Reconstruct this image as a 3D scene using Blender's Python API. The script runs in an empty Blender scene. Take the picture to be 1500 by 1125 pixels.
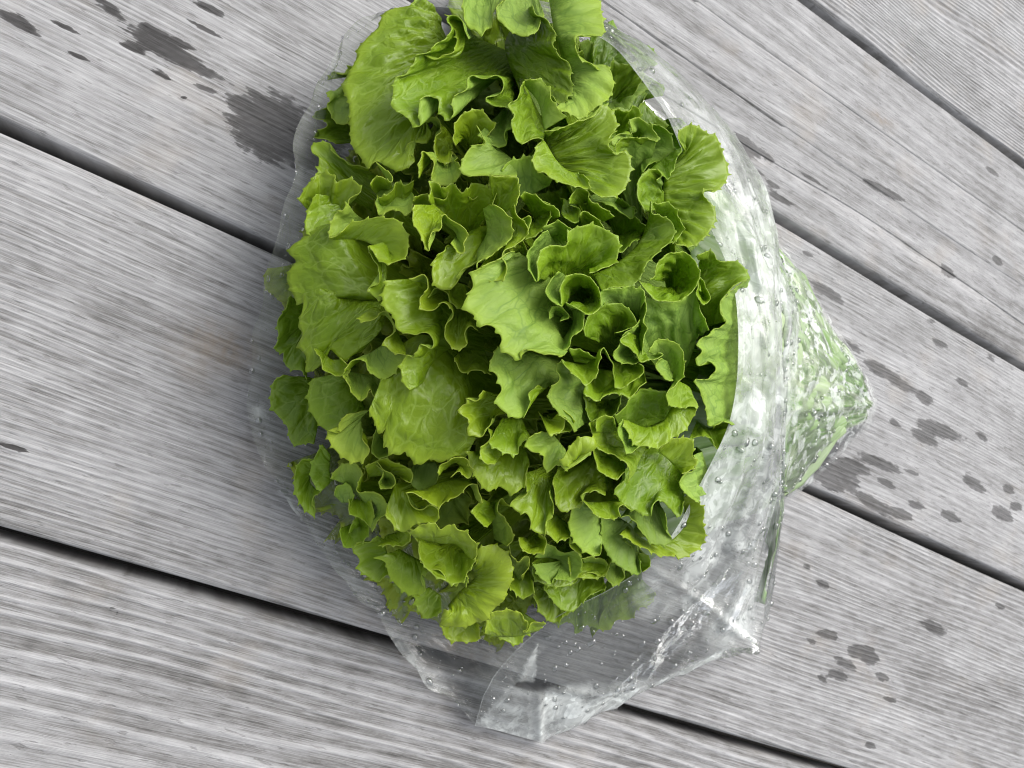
import bpy, bmesh, math, random
import numpy as np
from mathutils import Matrix, Vector

random.seed(7)
RNG = np.random.default_rng(11)
SC = bpy.context.scene
COL = SC.collection

# ------------------------------------------------------------------ camera
CAM_H = 0.379                       # metres above the deck
TILT, ROLL = 0.40955, 0.2110        # tilt from straight down, direction of the tilt
F = 1083.0                          # focal length in pixels of a 1500 px wide frame
ct, st, cr, sr = math.cos(TILT), math.sin(TILT), math.cos(ROLL), math.sin(ROLL)
AX = np.array([ct * cr, ct * sr, st]); AY = np.array([-sr, cr, 0.0])
AF = np.array([st * cr, st * sr, -ct])
RIGHT = cr * AX - sr * AY
UP = sr * AX + cr * AY
CAM = np.array([0.0, 0.0, CAM_H])
cd = bpy.data.cameras.new('camera'); cam = bpy.data.objects.new('camera', cd); COL.objects.link(cam)
M = Matrix.Identity(4)
for i in range(3):
    M[i][0], M[i][1], M[i][2], M[i][3] = RIGHT[i], UP[i], -AF[i], CAM[i]
cam.matrix_world = M
cd.sensor_width = 36; cd.lens = 36 * F / 1500; cd.clip_start = 0.005; cd.clip_end = 60
cd.dof.use_dof = True; cd.dof.focus_distance = 0.262; cd.dof.aperture_fstop = 30.0
SC.camera = cam

# ------------------------------------------------------------------ sky, sun, exposure (bright overcast)
SUN_EL, SUN_AZ = math.radians(52), math.radians(35)     # azimuth counter-clockwise from +X
w = bpy.data.worlds.new('World'); SC.world = w; w.use_nodes = True
nt = w.node_tree; bg = nt.nodes['Background']
sky = nt.nodes.new('ShaderNodeTexSky'); sky.sky_type = 'NISHITA'; sky.sun_disc = False
sky.sun_elevation = SUN_EL; sky.sun_rotation = math.pi / 2 - SUN_AZ
sky.air_density = 1.0; sky.dust_density = 4.0; sky.ozone_density = 1.0
hs = nt.nodes.new('ShaderNodeHueSaturation'); hs.inputs['Saturation'].default_value = 0.25
nt.links.new(sky.outputs[0], hs.inputs['Color']); nt.links.new(hs.outputs[0], bg.inputs[0])
bg.inputs[1].default_value = 0.142
sd = bpy.data.lights.new('sun', 'SUN'); sd.energy = 1.0; sd.angle = math.radians(50); sd.color = (1, 0.97, 0.92)
so = bpy.data.objects.new('sun', sd); COL.objects.link(so)
sdir = Vector((math.cos(SUN_EL) * math.cos(SUN_AZ), math.cos(SUN_EL) * math.sin(SUN_AZ), math.sin(SUN_EL)))
so.rotation_euler = sdir.to_track_quat('Z', 'Y').to_euler()
SC.view_settings.view_transform = 'Standard'; SC.view_settings.look = 'None'
SC.view_settings.gamma = 1.0; SC.view_settings.exposure = 0.66
SC.render.engine = 'CYCLES'
SC.cycles.max_bounces = 14; SC.cycles.transparent_max_bounces = 24
SC.cycles.transmission_bounces = 10; SC.cycles.diffuse_bounces = 5; SC.cycles.glossy_bounces = 4
SC.cycles.caustics_reflective = False; SC.cycles.caustics_refractive = False
SC.cycles.use_denoising = True
SC.cycles.filter_width = 1.0

# ------------------------------------------------------------------ helpers
def unproj(px, py, h):
    """points of the place seen at photograph pixel (px, py), h metres above the deck"""
    px, py, h = np.broadcast_arrays(np.asarray(px, float), np.asarray(py, float), np.asarray(h, float))
    x = (px - 750) / F; y = -(py - 562.5) / F
    d = x[..., None] * RIGHT + y[..., None] * UP + AF
    t = (h - CAM_H) / d[..., 2]
    return CAM + d * t[..., None]

def link(name, me, parent=None, mats=()):
    o = bpy.data.objects.new(name, me); COL.objects.link(o)
    for m in mats: me.materials.append(m)
    if parent is not None: o.parent = parent
    return o

def empty(name, loc):
    o = bpy.data.objects.new(name, None); COL.objects.link(o); o.location = loc
    o.empty_display_size = 0.02
    return o

def grid_mesh(name, P, uv=None, wrap=False, smooth=True, flip=False):
    nu, nv = P.shape[:2]
    me = bpy.data.meshes.new(name)
    ii = np.arange(nu * nv).reshape(nu, nv)
    if wrap:
        ii = np.vstack([ii, ii[:1]])
    a, b, c, d = ii[:-1, :-1], ii[1:, :-1], ii[1:, 1:], ii[:-1, 1:]
    q = np.stack([a, b, c, d], -1).reshape(-1, 4)
    if flip: q = q[:, ::-1]
    me.from_pydata(P.reshape(-1, 3).tolist(), [], q.tolist())
    if uv is not None:
        l = me.uv_layers.new(name='UVMap')
        idx = np.empty(len(me.loops), np.int32); me.loops.foreach_get('vertex_index', idx)
        l.data.foreach_set('uv', uv.reshape(-1, 2)[idx].astype(np.float32).ravel())
    if smooth: me.polygons.foreach_set('use_smooth', np.ones(len(me.polygons), bool))
    me.update()
    return me

def sines(rng, n, lo, hi):
    """a smooth random function of one variable (cycles per unit between lo and hi)"""
    f = rng.uniform(lo, hi, n); p = rng.uniform(0, 6.283, n); a = rng.uniform(.5, 1, n)
    return lambda t: sum(a[i] * np.sin(6.283 * f[i] * t + p[i]) for i in range(n)) / math.sqrt(n)

def noise2(rng, n, lo, hi):
    f = rng.uniform(lo, hi, n); an = rng.uniform(0, 6.283, n); p = rng.uniform(0, 6.283, n)
    return lambda x, y: sum(np.sin(6.283 * f[i] * (x * math.cos(an[i]) + y * math.sin(an[i])) + p[i]) for i in range(n)) / math.sqrt(n)

def spline(pts, n=None, step=None):
    """Catmull-Rom through the points (any dimension)"""
    p = np.asarray(pts, float)
    if len(p) == 1: p = np.vstack([p, p + 1e-6])
    if len(p) == 2:
        t = np.linspace(0, 1, 8)[:, None]; p = p[0] * (1 - t) + p[1] * t
    d = np.sqrt(np.linalg.norm(np.diff(p, axis=0), axis=1)) + 1e-9
    k = np.concatenate([[0], np.cumsum(d)])
    q = np.vstack([2 * p[0] - p[1], p, 2 * p[-1] - p[-2]])
    kk = np.concatenate([[-d[0]], k, [k[-1] + d[-1]]])
    out = []
    for i in range(1, len(q) - 2):
        t = np.linspace(kk[i], kk[i + 1], 16, endpoint=False)[:, None]
        t0, t1, t2, t3 = kk[i - 1], kk[i], kk[i + 1], kk[i + 2]
        A1 = (t1 - t) / (t1 - t0) * q[i - 1] + (t - t0) / (t1 - t0) * q[i]
        A2 = (t2 - t) / (t2 - t1) * q[i] + (t - t1) / (t2 - t1) * q[i + 1]
        A3 = (t3 - t) / (t3 - t2) * q[i + 1] + (t - t2) / (t3 - t2) * q[i + 2]
        B1 = (t2 - t) / (t2 - t0) * A1 + (t - t0) / (t2 - t0) * A2
        B2 = (t3 - t) / (t3 - t1) * A2 + (t - t1) / (t3 - t1) * A3
        out.append((t2 - t) / (t2 - t1) * B1 + (t - t1) / (t2 - t1) * B2)
    out.append(p[-1:])
    c = np.vstack(out)
    s = np.concatenate([[0], np.cumsum(np.linalg.norm(np.diff(c, axis=0), axis=1))])
    if n is None: n = max(8, int(s[-1] / step) + 1)
    t = np.linspace(0, s[-1], n)
    return np.stack([np.interp(t, s, c[:, j]) for j in range(c.shape[1])], 1)

def smooth1(a, sig):
    if sig < 0.3: return a
    r = int(3 * sig) + 1
    k = np.exp(-0.5 * (np.arange(-r, r + 1) / sig) ** 2); k /= k.sum()
    n = len(a)
    # odd reflection keeps the two ends where they are
    pre = 2 * a[0] - a[np.clip(np.arange(r, 0, -1), 0, n - 1)]
    post = 2 * a[-1] - a[np.clip(n - 1 - np.arange(1, r + 1), 0, n - 1)]
    b = np.vstack([pre, a, post])
    return np.stack([np.convolve(b[:, j], k, 'valid') for j in range(a.shape[1])], 1)

class NT:
    """a small node-tree writer"""
    def __init__(s, name):
        s.m = bpy.data.materials.new(name); s.m.use_nodes = True
        s.t = s.m.node_tree; s.t.nodes.clear()
    def n(s, typ, props=None, **ins):
        nd = s.t.nodes.new(typ)
        for k, v in (props or {}).items(): setattr(nd, k, v)
        for k, v in ins.items():
            key = int(k[1:]) if k[0] == 'i' and k[1:].isdigit() else k.replace('_', ' ')
            s.set(nd, key, v)
        return nd
    def set(s, nd, key, v):
        i = nd.inputs[key]
        if isinstance(v, bpy.types.NodeSocket): s.t.links.new(v, i)
        elif isinstance(v, bpy.types.Node): s.t.links.new(v.outputs[0], i)
        else: i.default_value = v
    def math(s, op, a, b=0.0, c=None, clamp=False):
        nd = s.n('ShaderNodeMath', {'operation': op, 'use_clamp': clamp}, i0=a, i1=b)
        if c is not None: s.set(nd, 2, c)
        return nd.outputs[0]
    def ramp(s, f, stops, interp='LINEAR'):
        nd = s.n('ShaderNodeValToRGB', None, i0=f); e = nd.color_ramp.elements
        nd.color_ramp.interpolation = interp
        while len(e) < len(stops): e.new(0.5)
        for el, (p, c) in zip(e, stops):
            el.position = p
            el.color = (c, c, c, 1) if isinstance(c, (int, float)) else tuple(c) + (1,)
        return nd.outputs[0]
    def mix(s, f, a, b, blend='MIX'):
        nd = s.n('ShaderNodeMix', {'data_type': 'RGBA', 'blend_type': blend})
        for k, v in ((0, f), (6, a), (7, b)):
            if isinstance(v, tuple) and len(v) == 3: v = v + (1,)
            s.set(nd, k, v)
        return nd.outputs[2]
    def map(s, vec, scale=(1, 1, 1), loc=(0, 0, 0)):
        return s.n('ShaderNodeMapping', None, i0=vec, Location=loc, Scale=scale).outputs[0]
    def noise(s, vec, scale=1.0, detail=3.0, rough=0.5, dist=0.0):
        return s.n('ShaderNodeTexNoise', None, Vector=vec, Scale=scale, Detail=detail, Roughness=rough, Distortion=dist).outputs[0]
    def out(s, sh):
        o = s.n('ShaderNodeOutputMaterial'); s.t.links.new(sh.outputs[0] if isinstance(sh, bpy.types.Node) else sh, o.inputs[0]); return s.m

# ------------------------------------------------------------------ the deck
PHI, PITCH, OFF0 = -0.37102, 0.43522 * CAM_H, 0.27893 * CAM_H
GAP = 0.0056
cp, sp = math.cos(PHI), math.sin(PHI)
AL = np.array([cp, sp, 0]); AC = np.array([-sp, cp, 0])
def to_plank(pt):
    """deck point -> (distance along the boards, distance across)"""
    return pt @ AL, pt @ AC

# wet marks: pixel centre, length, width of each splash, followed along the grain
WET = [(28,32,72,17),(89,37,78,6),(256,80,160,22),(228,46,46,14),(262,62,44,12),(194,69,34,12),(245,94,32,6),(235,107,27,9),(302,130,34,7),
 (400,186,124,92),(448,206,110,70),(362,156,60,24),(156,7,46,13),(306,11,38,11),(299,41,44,6),(117,82,24,6),(343,33,9,6),(270,141,12,5),(19,656,38,8),(168,896,20,7),
 (1092,213,48,22),(1124,228,22,8),(1103,245,32,7),(1295,279,58,9),(1192,263,46,5),(1144,290,32,9),(1132,270,20,8),(1462,382,14,9),(1390,397,22,9),
 (1455,251,20,6),(1185,372,15,7),(1212,427,44,13),(1241,504,42,10),(1294,544,48,14),(1322,564,40,10),(1355,583,24,12),(1378,630,68,15),(1355,640,36,14),
 (1311,619,14,8),(1222,697,80,32),(1250,683,44,15),(1289,678,54,12),(1300,708,24,8),(1283,739,54,14),(1322,753,30,12),(1344,740,24,8),(1394,757,28,10),
 (1427,708,30,12),(1469,753,30,14),(1478,717,15,9),(1489,742,15,9),(1339,692,22,5),(1453,523,15,6),(1378,503,22,8),(1183,830,13,6),(1205,856,18,8),
 (1214,930,28,10),(1264,955,36,15),(1275,962,24,18),(1239,972,30,10),(1228,989,26,10),(1294,992,18,9),(1305,1025,16,6),(1369,920,32,12),(1205,994,13,8),
 (1275,1092,14,7),(1467,889,15,6),(1410,560,18,7),(1440,640,16,7),(1365,470,16,6),(1190,940,14,6)]
WETP = []
for (x, y, l, wd) in WET:
    c = unproj(x, y, 0.0); e = unproj(x + 10 * math.cos(.42), y + 10 * math.sin(.42), 0.0)
    sc = np.linalg.norm(e - c) / 10
    a, b = to_plank(c); WETP.append((a, b, l * sc / ((1.6 if x < 1000 else 1.75) if l < 60 else 2.05), wd * sc / (1.75 if x < 1000 else 2.1)))
CRACK = {1: [((1018, 0), (1250, 178), (1500, 372)), ((881, 0), (1140, 180), (1445, 400)), ((1135, 237), (1320, 350), (1480, 460))]}

def wood(seed, ring, ridge, tone, sharp=1.6, jam=5.0):
    t = NT('weathered_wood_%d' % seed)
    tc = t.n('ShaderNodeTexCoord').outputs['Object']
    v = t.map(tc, (1, 1, 1), (seed * 3.7, seed * 1.3, 0))
    warp = t.noise(t.map(v, (2.2, 11, 1)), 1.0, 2.0, 0.5)
    sep = t.n('ShaderNodeSeparateXYZ', None, i0=v)
    yy = t.math('ADD', sep.outputs[1], t.math('MULTIPLY', warp, 0.055))
    ph = t.math('MULTIPLY', yy, ring * 6.283)
    jit = t.math('MULTIPLY', t.noise(t.map(v, (3, 60, 1)), 1.0, 2.0), jam)
    wave = t.math('MULTIPLY_ADD', t.math('SINE', t.math('ADD', ph, jit)), 0.5, 0.5)
    ringc = t.math('POWER', wave, sharp)
    fib = t.noise(t.map(v, (26, 1250, 1)), 1.0, 4.0, 0.65)
    fib2 = t.noise(t.map(v, (9, 330, 1)), 1.0, 4.0, 0.6)
    streak = t.noise(t.map(v, (5.0, 42, 1)), 1.0, 4.0, 0.6)
    blot = t.noise(v, 16.0, 5.0, 0.65)
    hair = t.noise(t.map(v, (60, 2500, 1)), 1.0, 2.0, 0.6)
    mott = t.noise(t.map(v, (60, 170, 1)), 1.0, 4.0, 0.7)
    spk = t.noise(t.map(v, (90, 420, 1)), 1.0, 3.0, 0.6)
    f = t.math('ADD', t.math('MULTIPLY', ringc, ridge * .22),
        t.math('ADD', t.math('MULTIPLY', fib, 0.42), t.math('ADD', t.math('MULTIPLY', fib2, 0.42),
        t.math('ADD', t.math('MULTIPLY', streak, 0.40), t.math('ADD', t.math('MULTIPLY', blot, 0.32), t.math('ADD', t.math('MULTIPLY', hair, .48), t.math('MULTIPLY', mott, .42)))))))
    f = t.math('SUBTRACT', f, 0.885 + ridge * .08)
    f = t.math('ADD', f, tone)
    colr = t.ramp(f, [(0.02, (.07, .068, .067)), (0.2, (.185, .182, .18)), (0.34, (.30, .30, .305)), (0.5, (.405, .405, .415)), (0.75, (.57, .57, .585))])
    # pits and grey lichen specks
    pit = t.ramp(spk, [(0.60, 0.0), (0.68, 1.0)])
    colr = t.mix(t.math('MULTIPLY', pit, 0.45), colr, (.15, .145, .14))
    warm = t.ramp(t.noise(v, 22.0, 3.0, .6), [(0.56, 0.0), (0.74, 1.0)])
    colr = t.mix(t.math('MULTIPLY', warm, 0.22), colr, (.40, .34, .27))
    br = t.math('MULTIPLY', t.n('ShaderNodeAttribute', {'attribute_name': 'tan'}).outputs['Fac'], t.ramp(t.noise(v, 120.0, 4.0, .7), [(.35, 0.0), (.65, 1.0)]))
    colr = t.mix(t.math('MULTIPLY', br, .6), colr, (.27, .205, .14))
    colr = t.mix(1.0, colr, (1.0, .995, .98), 'MULTIPLY')
    # wet marks soak in along the grain
    at = t.n('ShaderNodeAttribute', {'attribute_name': 'wet'}).outputs['Fac']
    wn = t.noise(t.map(v, (70, 520, 1)), 1.0, 3.0, 0.6)
    wn2 = t.noise(v, 190.0, 2.0, 0.5)
    wet = t.math('ADD', at, t.math('ADD', t.math('MULTIPLY', t.math('SUBTRACT', wn, .5), 0.56), t.math('MULTIPLY', t.math('SUBTRACT', wn2, .5), .34)))
    wet = t.ramp(wet, [(0.42, 0.0), (0.47, .8), (0.58, 1.0)])
    wet = t.math('MULTIPLY', wet, t.n('ShaderNodeAttribute', {'attribute_name': 'damp'}).outputs['Fac'])
    wetc = t.mix(1.0, colr, (.072, .066, .064), 'MULTIPLY')
    colr = t.mix(t.math('MULTIPLY', wet, .92), colr, wetc)
    hgt = t.math('ADD', t.math('MULTIPLY', ringc, ridge * .8), t.math('ADD', t.math('MULTIPLY', fib, 0.5), t.math('ADD', t.math('MULTIPLY', fib2, .6), t.math('MULTIPLY', pit, -.3))))
    bump = t.n('ShaderNodeBump', None, Strength=0.75, Distance=0.0011, Height=hgt)
    rough = t.math('MULTIPLY_ADD', wet, -0.28, 0.85)
    b = t.n('ShaderNodeBsdfPrincipled', None, Base_Color=colr, Roughness=rough, Normal=bump.outputs[0])
    b.inputs['Specular IOR Level'].default_value = 0.3
    return t.out(b)

deck = empty('deck', (0, 0, 0)); deck['kind'] = 'structure'
deck['label'] = 'weathered grey wooden deck of wide boards with dark gaps'
def build_plank(k, ring, ridge, tone):
    y0, y1 = OFF0 + k * PITCH + GAP / 2, OFF0 + (k + 1) * PITCH - GAP / 2
    rng = np.random.default_rng(100 + k)
    xs = np.arange(-0.55, 0.85, 0.0035)
    prof = [(0.0, -.030), (0.0, -.0030), (.0005, -.0014), (.0015, -.0004), (.0030, 0.0)]     # rounded arris
    r0 = 3.0 + 1.4 * (k in (1,))
    ys = [(y0 + d * (1 if i > 0 else 1), z) for i, (d, z) in enumerate(prof)]
    inner = list(np.arange(y0 + .0075, y1 - .006, .0025))
    cr_lines = []
    for ln in CRACK.get(k, []):
        a = [to_plank(unproj(p[0], p[1], 0.0)) for p in ln]
        cr_lines.append((np.array([q[0] for q in a]), np.array([q[1] for q in a])))
    Y = [np.full(len(xs), y) for y, _ in ys]; Z = [np.full(len(xs), z) for _, z in ys]
    for y in inner: Y.append(np.full(len(xs), y)); Z.append(np.zeros(len(xs)))
    for d, z in prof[::-1]: Y.append(np.full(len(xs), y1 - d)); Z.append(np.full(len(xs), z))
    wob = sines(rng, 4, 1, 9)
    for (cx, cy) in cr_lines:
        mid = np.interp(xs, cx, cy) + np.where(xs < cx[0], (xs - cx[0]) * (cy[1] - cy[0]) / (cx[1] - cx[0]), 0) + np.where(xs > cx[-1], (xs - cx[-1]) * (cy[-1] - cy[-2]) / (cx[-1] - cx[-2]), 0)
        mid = mid + .0005 * wob(xs)
        wd = .0006 + .0003 * np.abs(sines(rng, 4, 2, 14)(xs))
        Y = [np.where((np.abs(y - mid) < .0011) & (j > 6) & (j < len(Y) - 6), mid + np.sign(y - mid + 1e-9) * .0011, y) for j, y in enumerate(Y)]
        for off, z in ((-1, 0.0), (-.5, -.012), (.5, -.012), (1, 0.0)):
            Y.append(mid + off * wd); Z.append(np.full(len(xs), z))
        o = np.argsort(np.array(Y).mean(1) + 1e-9 * np.arange(len(Y)), kind='stable')
        # keep the end profile columns first and last
        o = sorted(range(len(Y)), key=lambda j: (np.array(Y[j]).mean(), 0))
        lo = [j for j in o if j < 5]; hi = [j for j in range(5, len(Y)) if j in o and Z[j].mean() <= -1e-5 and abs(Y[j].mean() - y1) < .005 and j >= 5 and np.ptp(Y[j]) == 0]
        hi = sorted(hi, key=lambda j: Z[j].mean(), reverse=True)
        mids = [j for j in o if j not in lo and j not in hi]
        lo = sorted(lo, key=lambda j: (Z[j].mean()))
        order = lo + mids + hi
        Y = [Y[j] for j in order]; Z = [Z[j] for j in order]
    Y = np.array(Y).T; Z = np.array(Z).T
    X = np.repeat(xs[:, None], Y.shape[1], 1)
    Y = np.maximum.accumulate(Y, 1)
    edge = sines(rng, 4, 1, 6); 
    top = (Z > -.02)
    wv = .0005 * edge(X)
    fr = (Y - y0) / (y1 - y0)
    Y = Y + np.where(fr < .1, wv, 0) * (1 - np.clip(fr / .1, 0, 1)) - np.where(fr > .9, .0005 * edge(X + 9), 0) * np.clip((fr - .9) / .1, 0, 1)
    lz = noise2(rng, 5, 2, 7)
    Z = Z + top * (.0004 * lz(X * .5, Y * 3) - .0005 * (2 * fr - 1) ** 2 + .0008)  # slight crown
    P = np.stack([X, Y, Z - .0012], -1)
    me = grid_mesh('plank', P)
    wet = np.zeros(X.shape)
    for (a, b, l, wd) in WETP:
        s = rng.uniform(-.12, .12)
        dx = (X - a); dy = (Y - b) - s * dx
        d = np.sqrt((dx / max(l, .0012)) ** 2 + (dy / max(wd, .0008)) ** 2)
        wet = np.maximum(wet, np.clip(1.0 - .5 * d, 0, 1))
    at = me.attributes.new('wet', 'FLOAT', 'POINT'); at.data.foreach_set('value', wet.astype(np.float32).ravel())
    tan = np.zeros(X.shape)
    for (px, py, l, wd) in ((335, 508, .020, .011), (672, 950, .024, .006), (1290, 172, .012, .004)):
        a, b = to_plank(unproj(px, py, 0.0)); tan = np.maximum(tan, np.exp(-((X - a) / l) ** 2 - ((Y - b) / wd) ** 2))
    at = me.attributes.new('tan', 'FLOAT', 'POINT'); at.data.foreach_set('value', tan.astype(np.float32).ravel())
    damp = np.interp(X * cp - Y * sp, [-.02, .06], [.98, .76]) + .05 * lz(X * 20, Y * 40)
    at = me.attributes.new('damp', 'FLOAT', 'POINT'); at.data.foreach_set('value', np.clip(damp, .4, 1).astype(np.float32).ravel())
    o = link('plank', me, deck, [wood(k + 5, ring, ridge, tone, *((3.2, 2.6) if k == -2 else (2.2, 3.5) if k == -1 else (1.6, 5.0)))])
    o.rotation_euler = (0, 0, PHI)
    return o
for k, (ring, ridge, tone) in {-3: (150, .8, 0), -2: (128, .95, .0), -1: (290, .5, .0), 0: (330, .25, .03), 1: (90, .35, .02), 2: (300, .9, .03), 3: (200, .5, 0)}.items():
    build_plank(k, ring, ridge, tone)

t = NT('dark_soil'); tc = t.n('ShaderNodeTexCoord').outputs['Object']
c = t.ramp(t.noise(tc, 40.0, 6.0, .7), [(.3, (.012, .011, .01)), (.7, (.05, .043, .036))])
soil = t.out(t.n('ShaderNodeBsdfPrincipled', None, Base_Color=c, Roughness=.95))
g = np.stack(np.meshgrid(np.linspace(-4, 4, 30), np.linspace(-4, 4, 30), indexing='ij') + [np.full((30, 30), -.28)], -1)
g[..., 2] += .01 * noise2(RNG, 6, .3, 2)(g[..., 0], g[..., 1])
gr = link('ground', grid_mesh('ground', g), None, [soil]); gr['kind'] = 'structure'; gr['label'] = 'dark ground under the deck boards'

# ------------------------------------------------------------------ lettuce
def leaf_mat(name, upper):
    t = NT(name)
    uv = t.n('ShaderNodeUVMap', {'uv_map': 'UVMap'}).outputs[0]       # metres on the leaf
    oi = t.n('ShaderNodeObjectInfo')
    sepc = t.n('ShaderNodeSeparateColor', None, i0=oi.outputs['Color'])
    yel, lum = sepc.outputs[0], sepc.outputs[1]
    rnd = oi.outputs['Random']
    off = t.n('ShaderNodeCombineXYZ', None, i0=t.math('MULTIPLY', rnd, 37.0), i1=t.math('MULTIPLY', rnd, 91.0))
    p = t.n('ShaderNodeVectorMath', {'operation': 'ADD'}, i0=uv, i1=off.outputs[0]).outputs[0]
    wob = t.n('ShaderNodeTexNoise', None, Vector=p, Scale=150.0, Detail=2.0)
    pw = t.n('ShaderNodeVectorMath', {'operation': 'MULTIPLY_ADD'}, i0=wob.outputs['Color'], i1=(.005, .005, 0), i2=p).outputs[0]
    v1 = t.n('ShaderNodeTexVoronoi', {'feature': 'DISTANCE_TO_EDGE'}, Vector=pw, Scale=125.0).outputs[0]
    v2 = t.n('ShaderNodeTexVoronoi', {'feature': 'DISTANCE_TO_EDGE'}, Vector=pw, Scale=290.0).outputs[0]
    l1 = t.ramp(v1, [(0.0, 1.0), (0.026, .8), (0.065, 0.0)])
    l2 = t.ramp(v2, [(0.0, .8), (0.07, 0.0)])
    lines = t.math('MAXIMUM', l1, t.math('MULTIPLY', l2, .42))
    s_ = t.n('ShaderNodeSeparateXYZ', None, i0=uv)
    fr_ = t.math('FRACT', t.math('ADD', t.math('MULTIPLY', s_.outputs[0], 62.0), t.math('MULTIPLY', t.noise(p, 60.0, 2.0), 2.2)))
    rad = t.math('MULTIPLY', t.ramp(t.math('ABSOLUTE', t.math('SUBTRACT', fr_, .5)), [(0.0, 1.0), (.035, .7), (.08, 0.0)]), t.ramp(t.math('MULTIPLY', s_.outputs[1], 60.0), [(.12, 0.0), (.45, 1.0)]))
    lines = t.math('MAXIMUM', t.math('MULTIPLY', lines, .72), rad)
    vis = t.ramp(t.noise(p, 45.0, 2.0), [(.34, .15), (.56, 1.0)])
    lines = t.math('MULTIPLY', lines, vis)
    big = t.noise(p, 55.0, 4.0, .6); fine = t.noise(p, 900.0, 3.0, .6)
    if upper:
        a = t.mix(yel, (.115, .245, .008), (.215, .315, .008))
        a = t.mix(t.math('MULTIPLY', t.ramp(big, [(.35, 0.0), (.7, 1.0)]), .55), a, t.mix(yel, (.19, .355, .014), (.33, .43, .013)))
        colr = t.mix(t.math('MULTIPLY', lines, .46), a, (.40, .56, .11))
        rough, spec = .36, .42
    else:
        a = t.mix(yel, (.24, .40, .065), (.28, .41, .050))
        a = t.mix(t.math('MULTIPLY', t.ramp(big, [(.35, 0.0), (.7, 1.0)]), .5), a, t.mix(yel, (.33, .49, .115), (.37, .49, .09)))
        colr = t.mix(t.math('MULTIPLY', lines, .60), a, (.10, .21, .025))
        rough, spec = .50, .3
    vdist = t.n('ShaderNodeSeparateXYZ', None, i0=uv).outputs[1]                        # metres in from the margin
    pale = t.ramp(t.math('MULTIPLY_ADD', t.math('SUBTRACT', big, .5), .5, t.math('MULTIPLY', vdist, 170.0)), [(0.0, 1.0), (.35, .55), (1.0, 0.0)])
    colr = t.mix(t.math('MULTIPLY', pale, .62), colr, t.mix(yel, (.25, .43, .030), (.40, .49, .030)))
    colr = t.mix(t.math('MULTIPLY', t.math('SUBTRACT', fine, .5), .25), colr, (.02, .05, .0))
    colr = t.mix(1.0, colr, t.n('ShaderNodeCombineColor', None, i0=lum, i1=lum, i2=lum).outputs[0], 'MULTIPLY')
    # quilted blade between the veins
    quilt = t.ramp(v1, [(0.0, 0.0), (0.3, 1.0)], 'EASE')
    h = t.math('ADD', t.math('MULTIPLY', quilt, .8 if upper else .55), t.math('ADD', t.math('MULTIPLY', t.ramp(v2, [(0, 0.0), (.35, 1.0)]), .25), t.math('MULTIPLY', big, 1.0)))
    bump = t.n('ShaderNodeBump', None, Strength=.6, Distance=.0008, Height=h)
    rg = t.math('MULTIPLY_ADD', t.noise(p, 260.0, 3.0), .22, rough - .1)
    b = t.n('ShaderNodeBsdfPrincipled', None, Base_Color=colr, Roughness=rg, Normal=bump.outputs[0])
    b.inputs['Specular IOR Level'].default_value = spec
    tcol = t.mix(1.0, colr, (1.55, 1.5, .75), 'MULTIPLY')
    tr = t.n('ShaderNodeBsdfTranslucent', None, Color=tcol, Normal=bump.outputs[0])
    return t.out(t.n('ShaderNodeMixShader', None, i0=.27, i1=b.outputs[0], i2=tr.outputs[0]))

def rim_mat():
    t = NT('leaf_margin')
    oi = t.n('ShaderNodeObjectInfo')
    yel = t.n('ShaderNodeSeparateColor', None, i0=oi.outputs['Color']).outputs[0]
    c = t.mix(yel, (.32, .49, .055), (.46, .54, .07))
    b = t.n('ShaderNodeBsdfPrincipled', None, Base_Color=c, Roughness=.4)
    tr = t.n('ShaderNodeBsdfTranslucent', None, Color=t.mix(1.0, c, (1.3, 1.2, .8), 'MULTIPLY'))
    return t.out(t.n('ShaderNodeMixShader', None, i0=.4, i1=b.outputs[0], i2=tr.outputs[0]))
LEAF_MATS = [leaf_mat('leaf_upper_face', True), leaf_mat('leaf_under_face', False), rim_mat()]

def dome(px, py):
    r2 = ((px - 800) / 430) ** 2 + ((py - 440) / 540) ** 2
    return np.maximum(.125 - .088 * r2, .022)

lettuce = empty('lettuce_head', tuple(unproj(1180, 590, 0.0)))
lettuce['label'] = 'frilly green leaf lettuce with ruffled bright green leaves, inside the clear plastic bag'
lettuce['category'] = 'lettuce'
LINV = Matrix.Translation(-lettuce.location)

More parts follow.
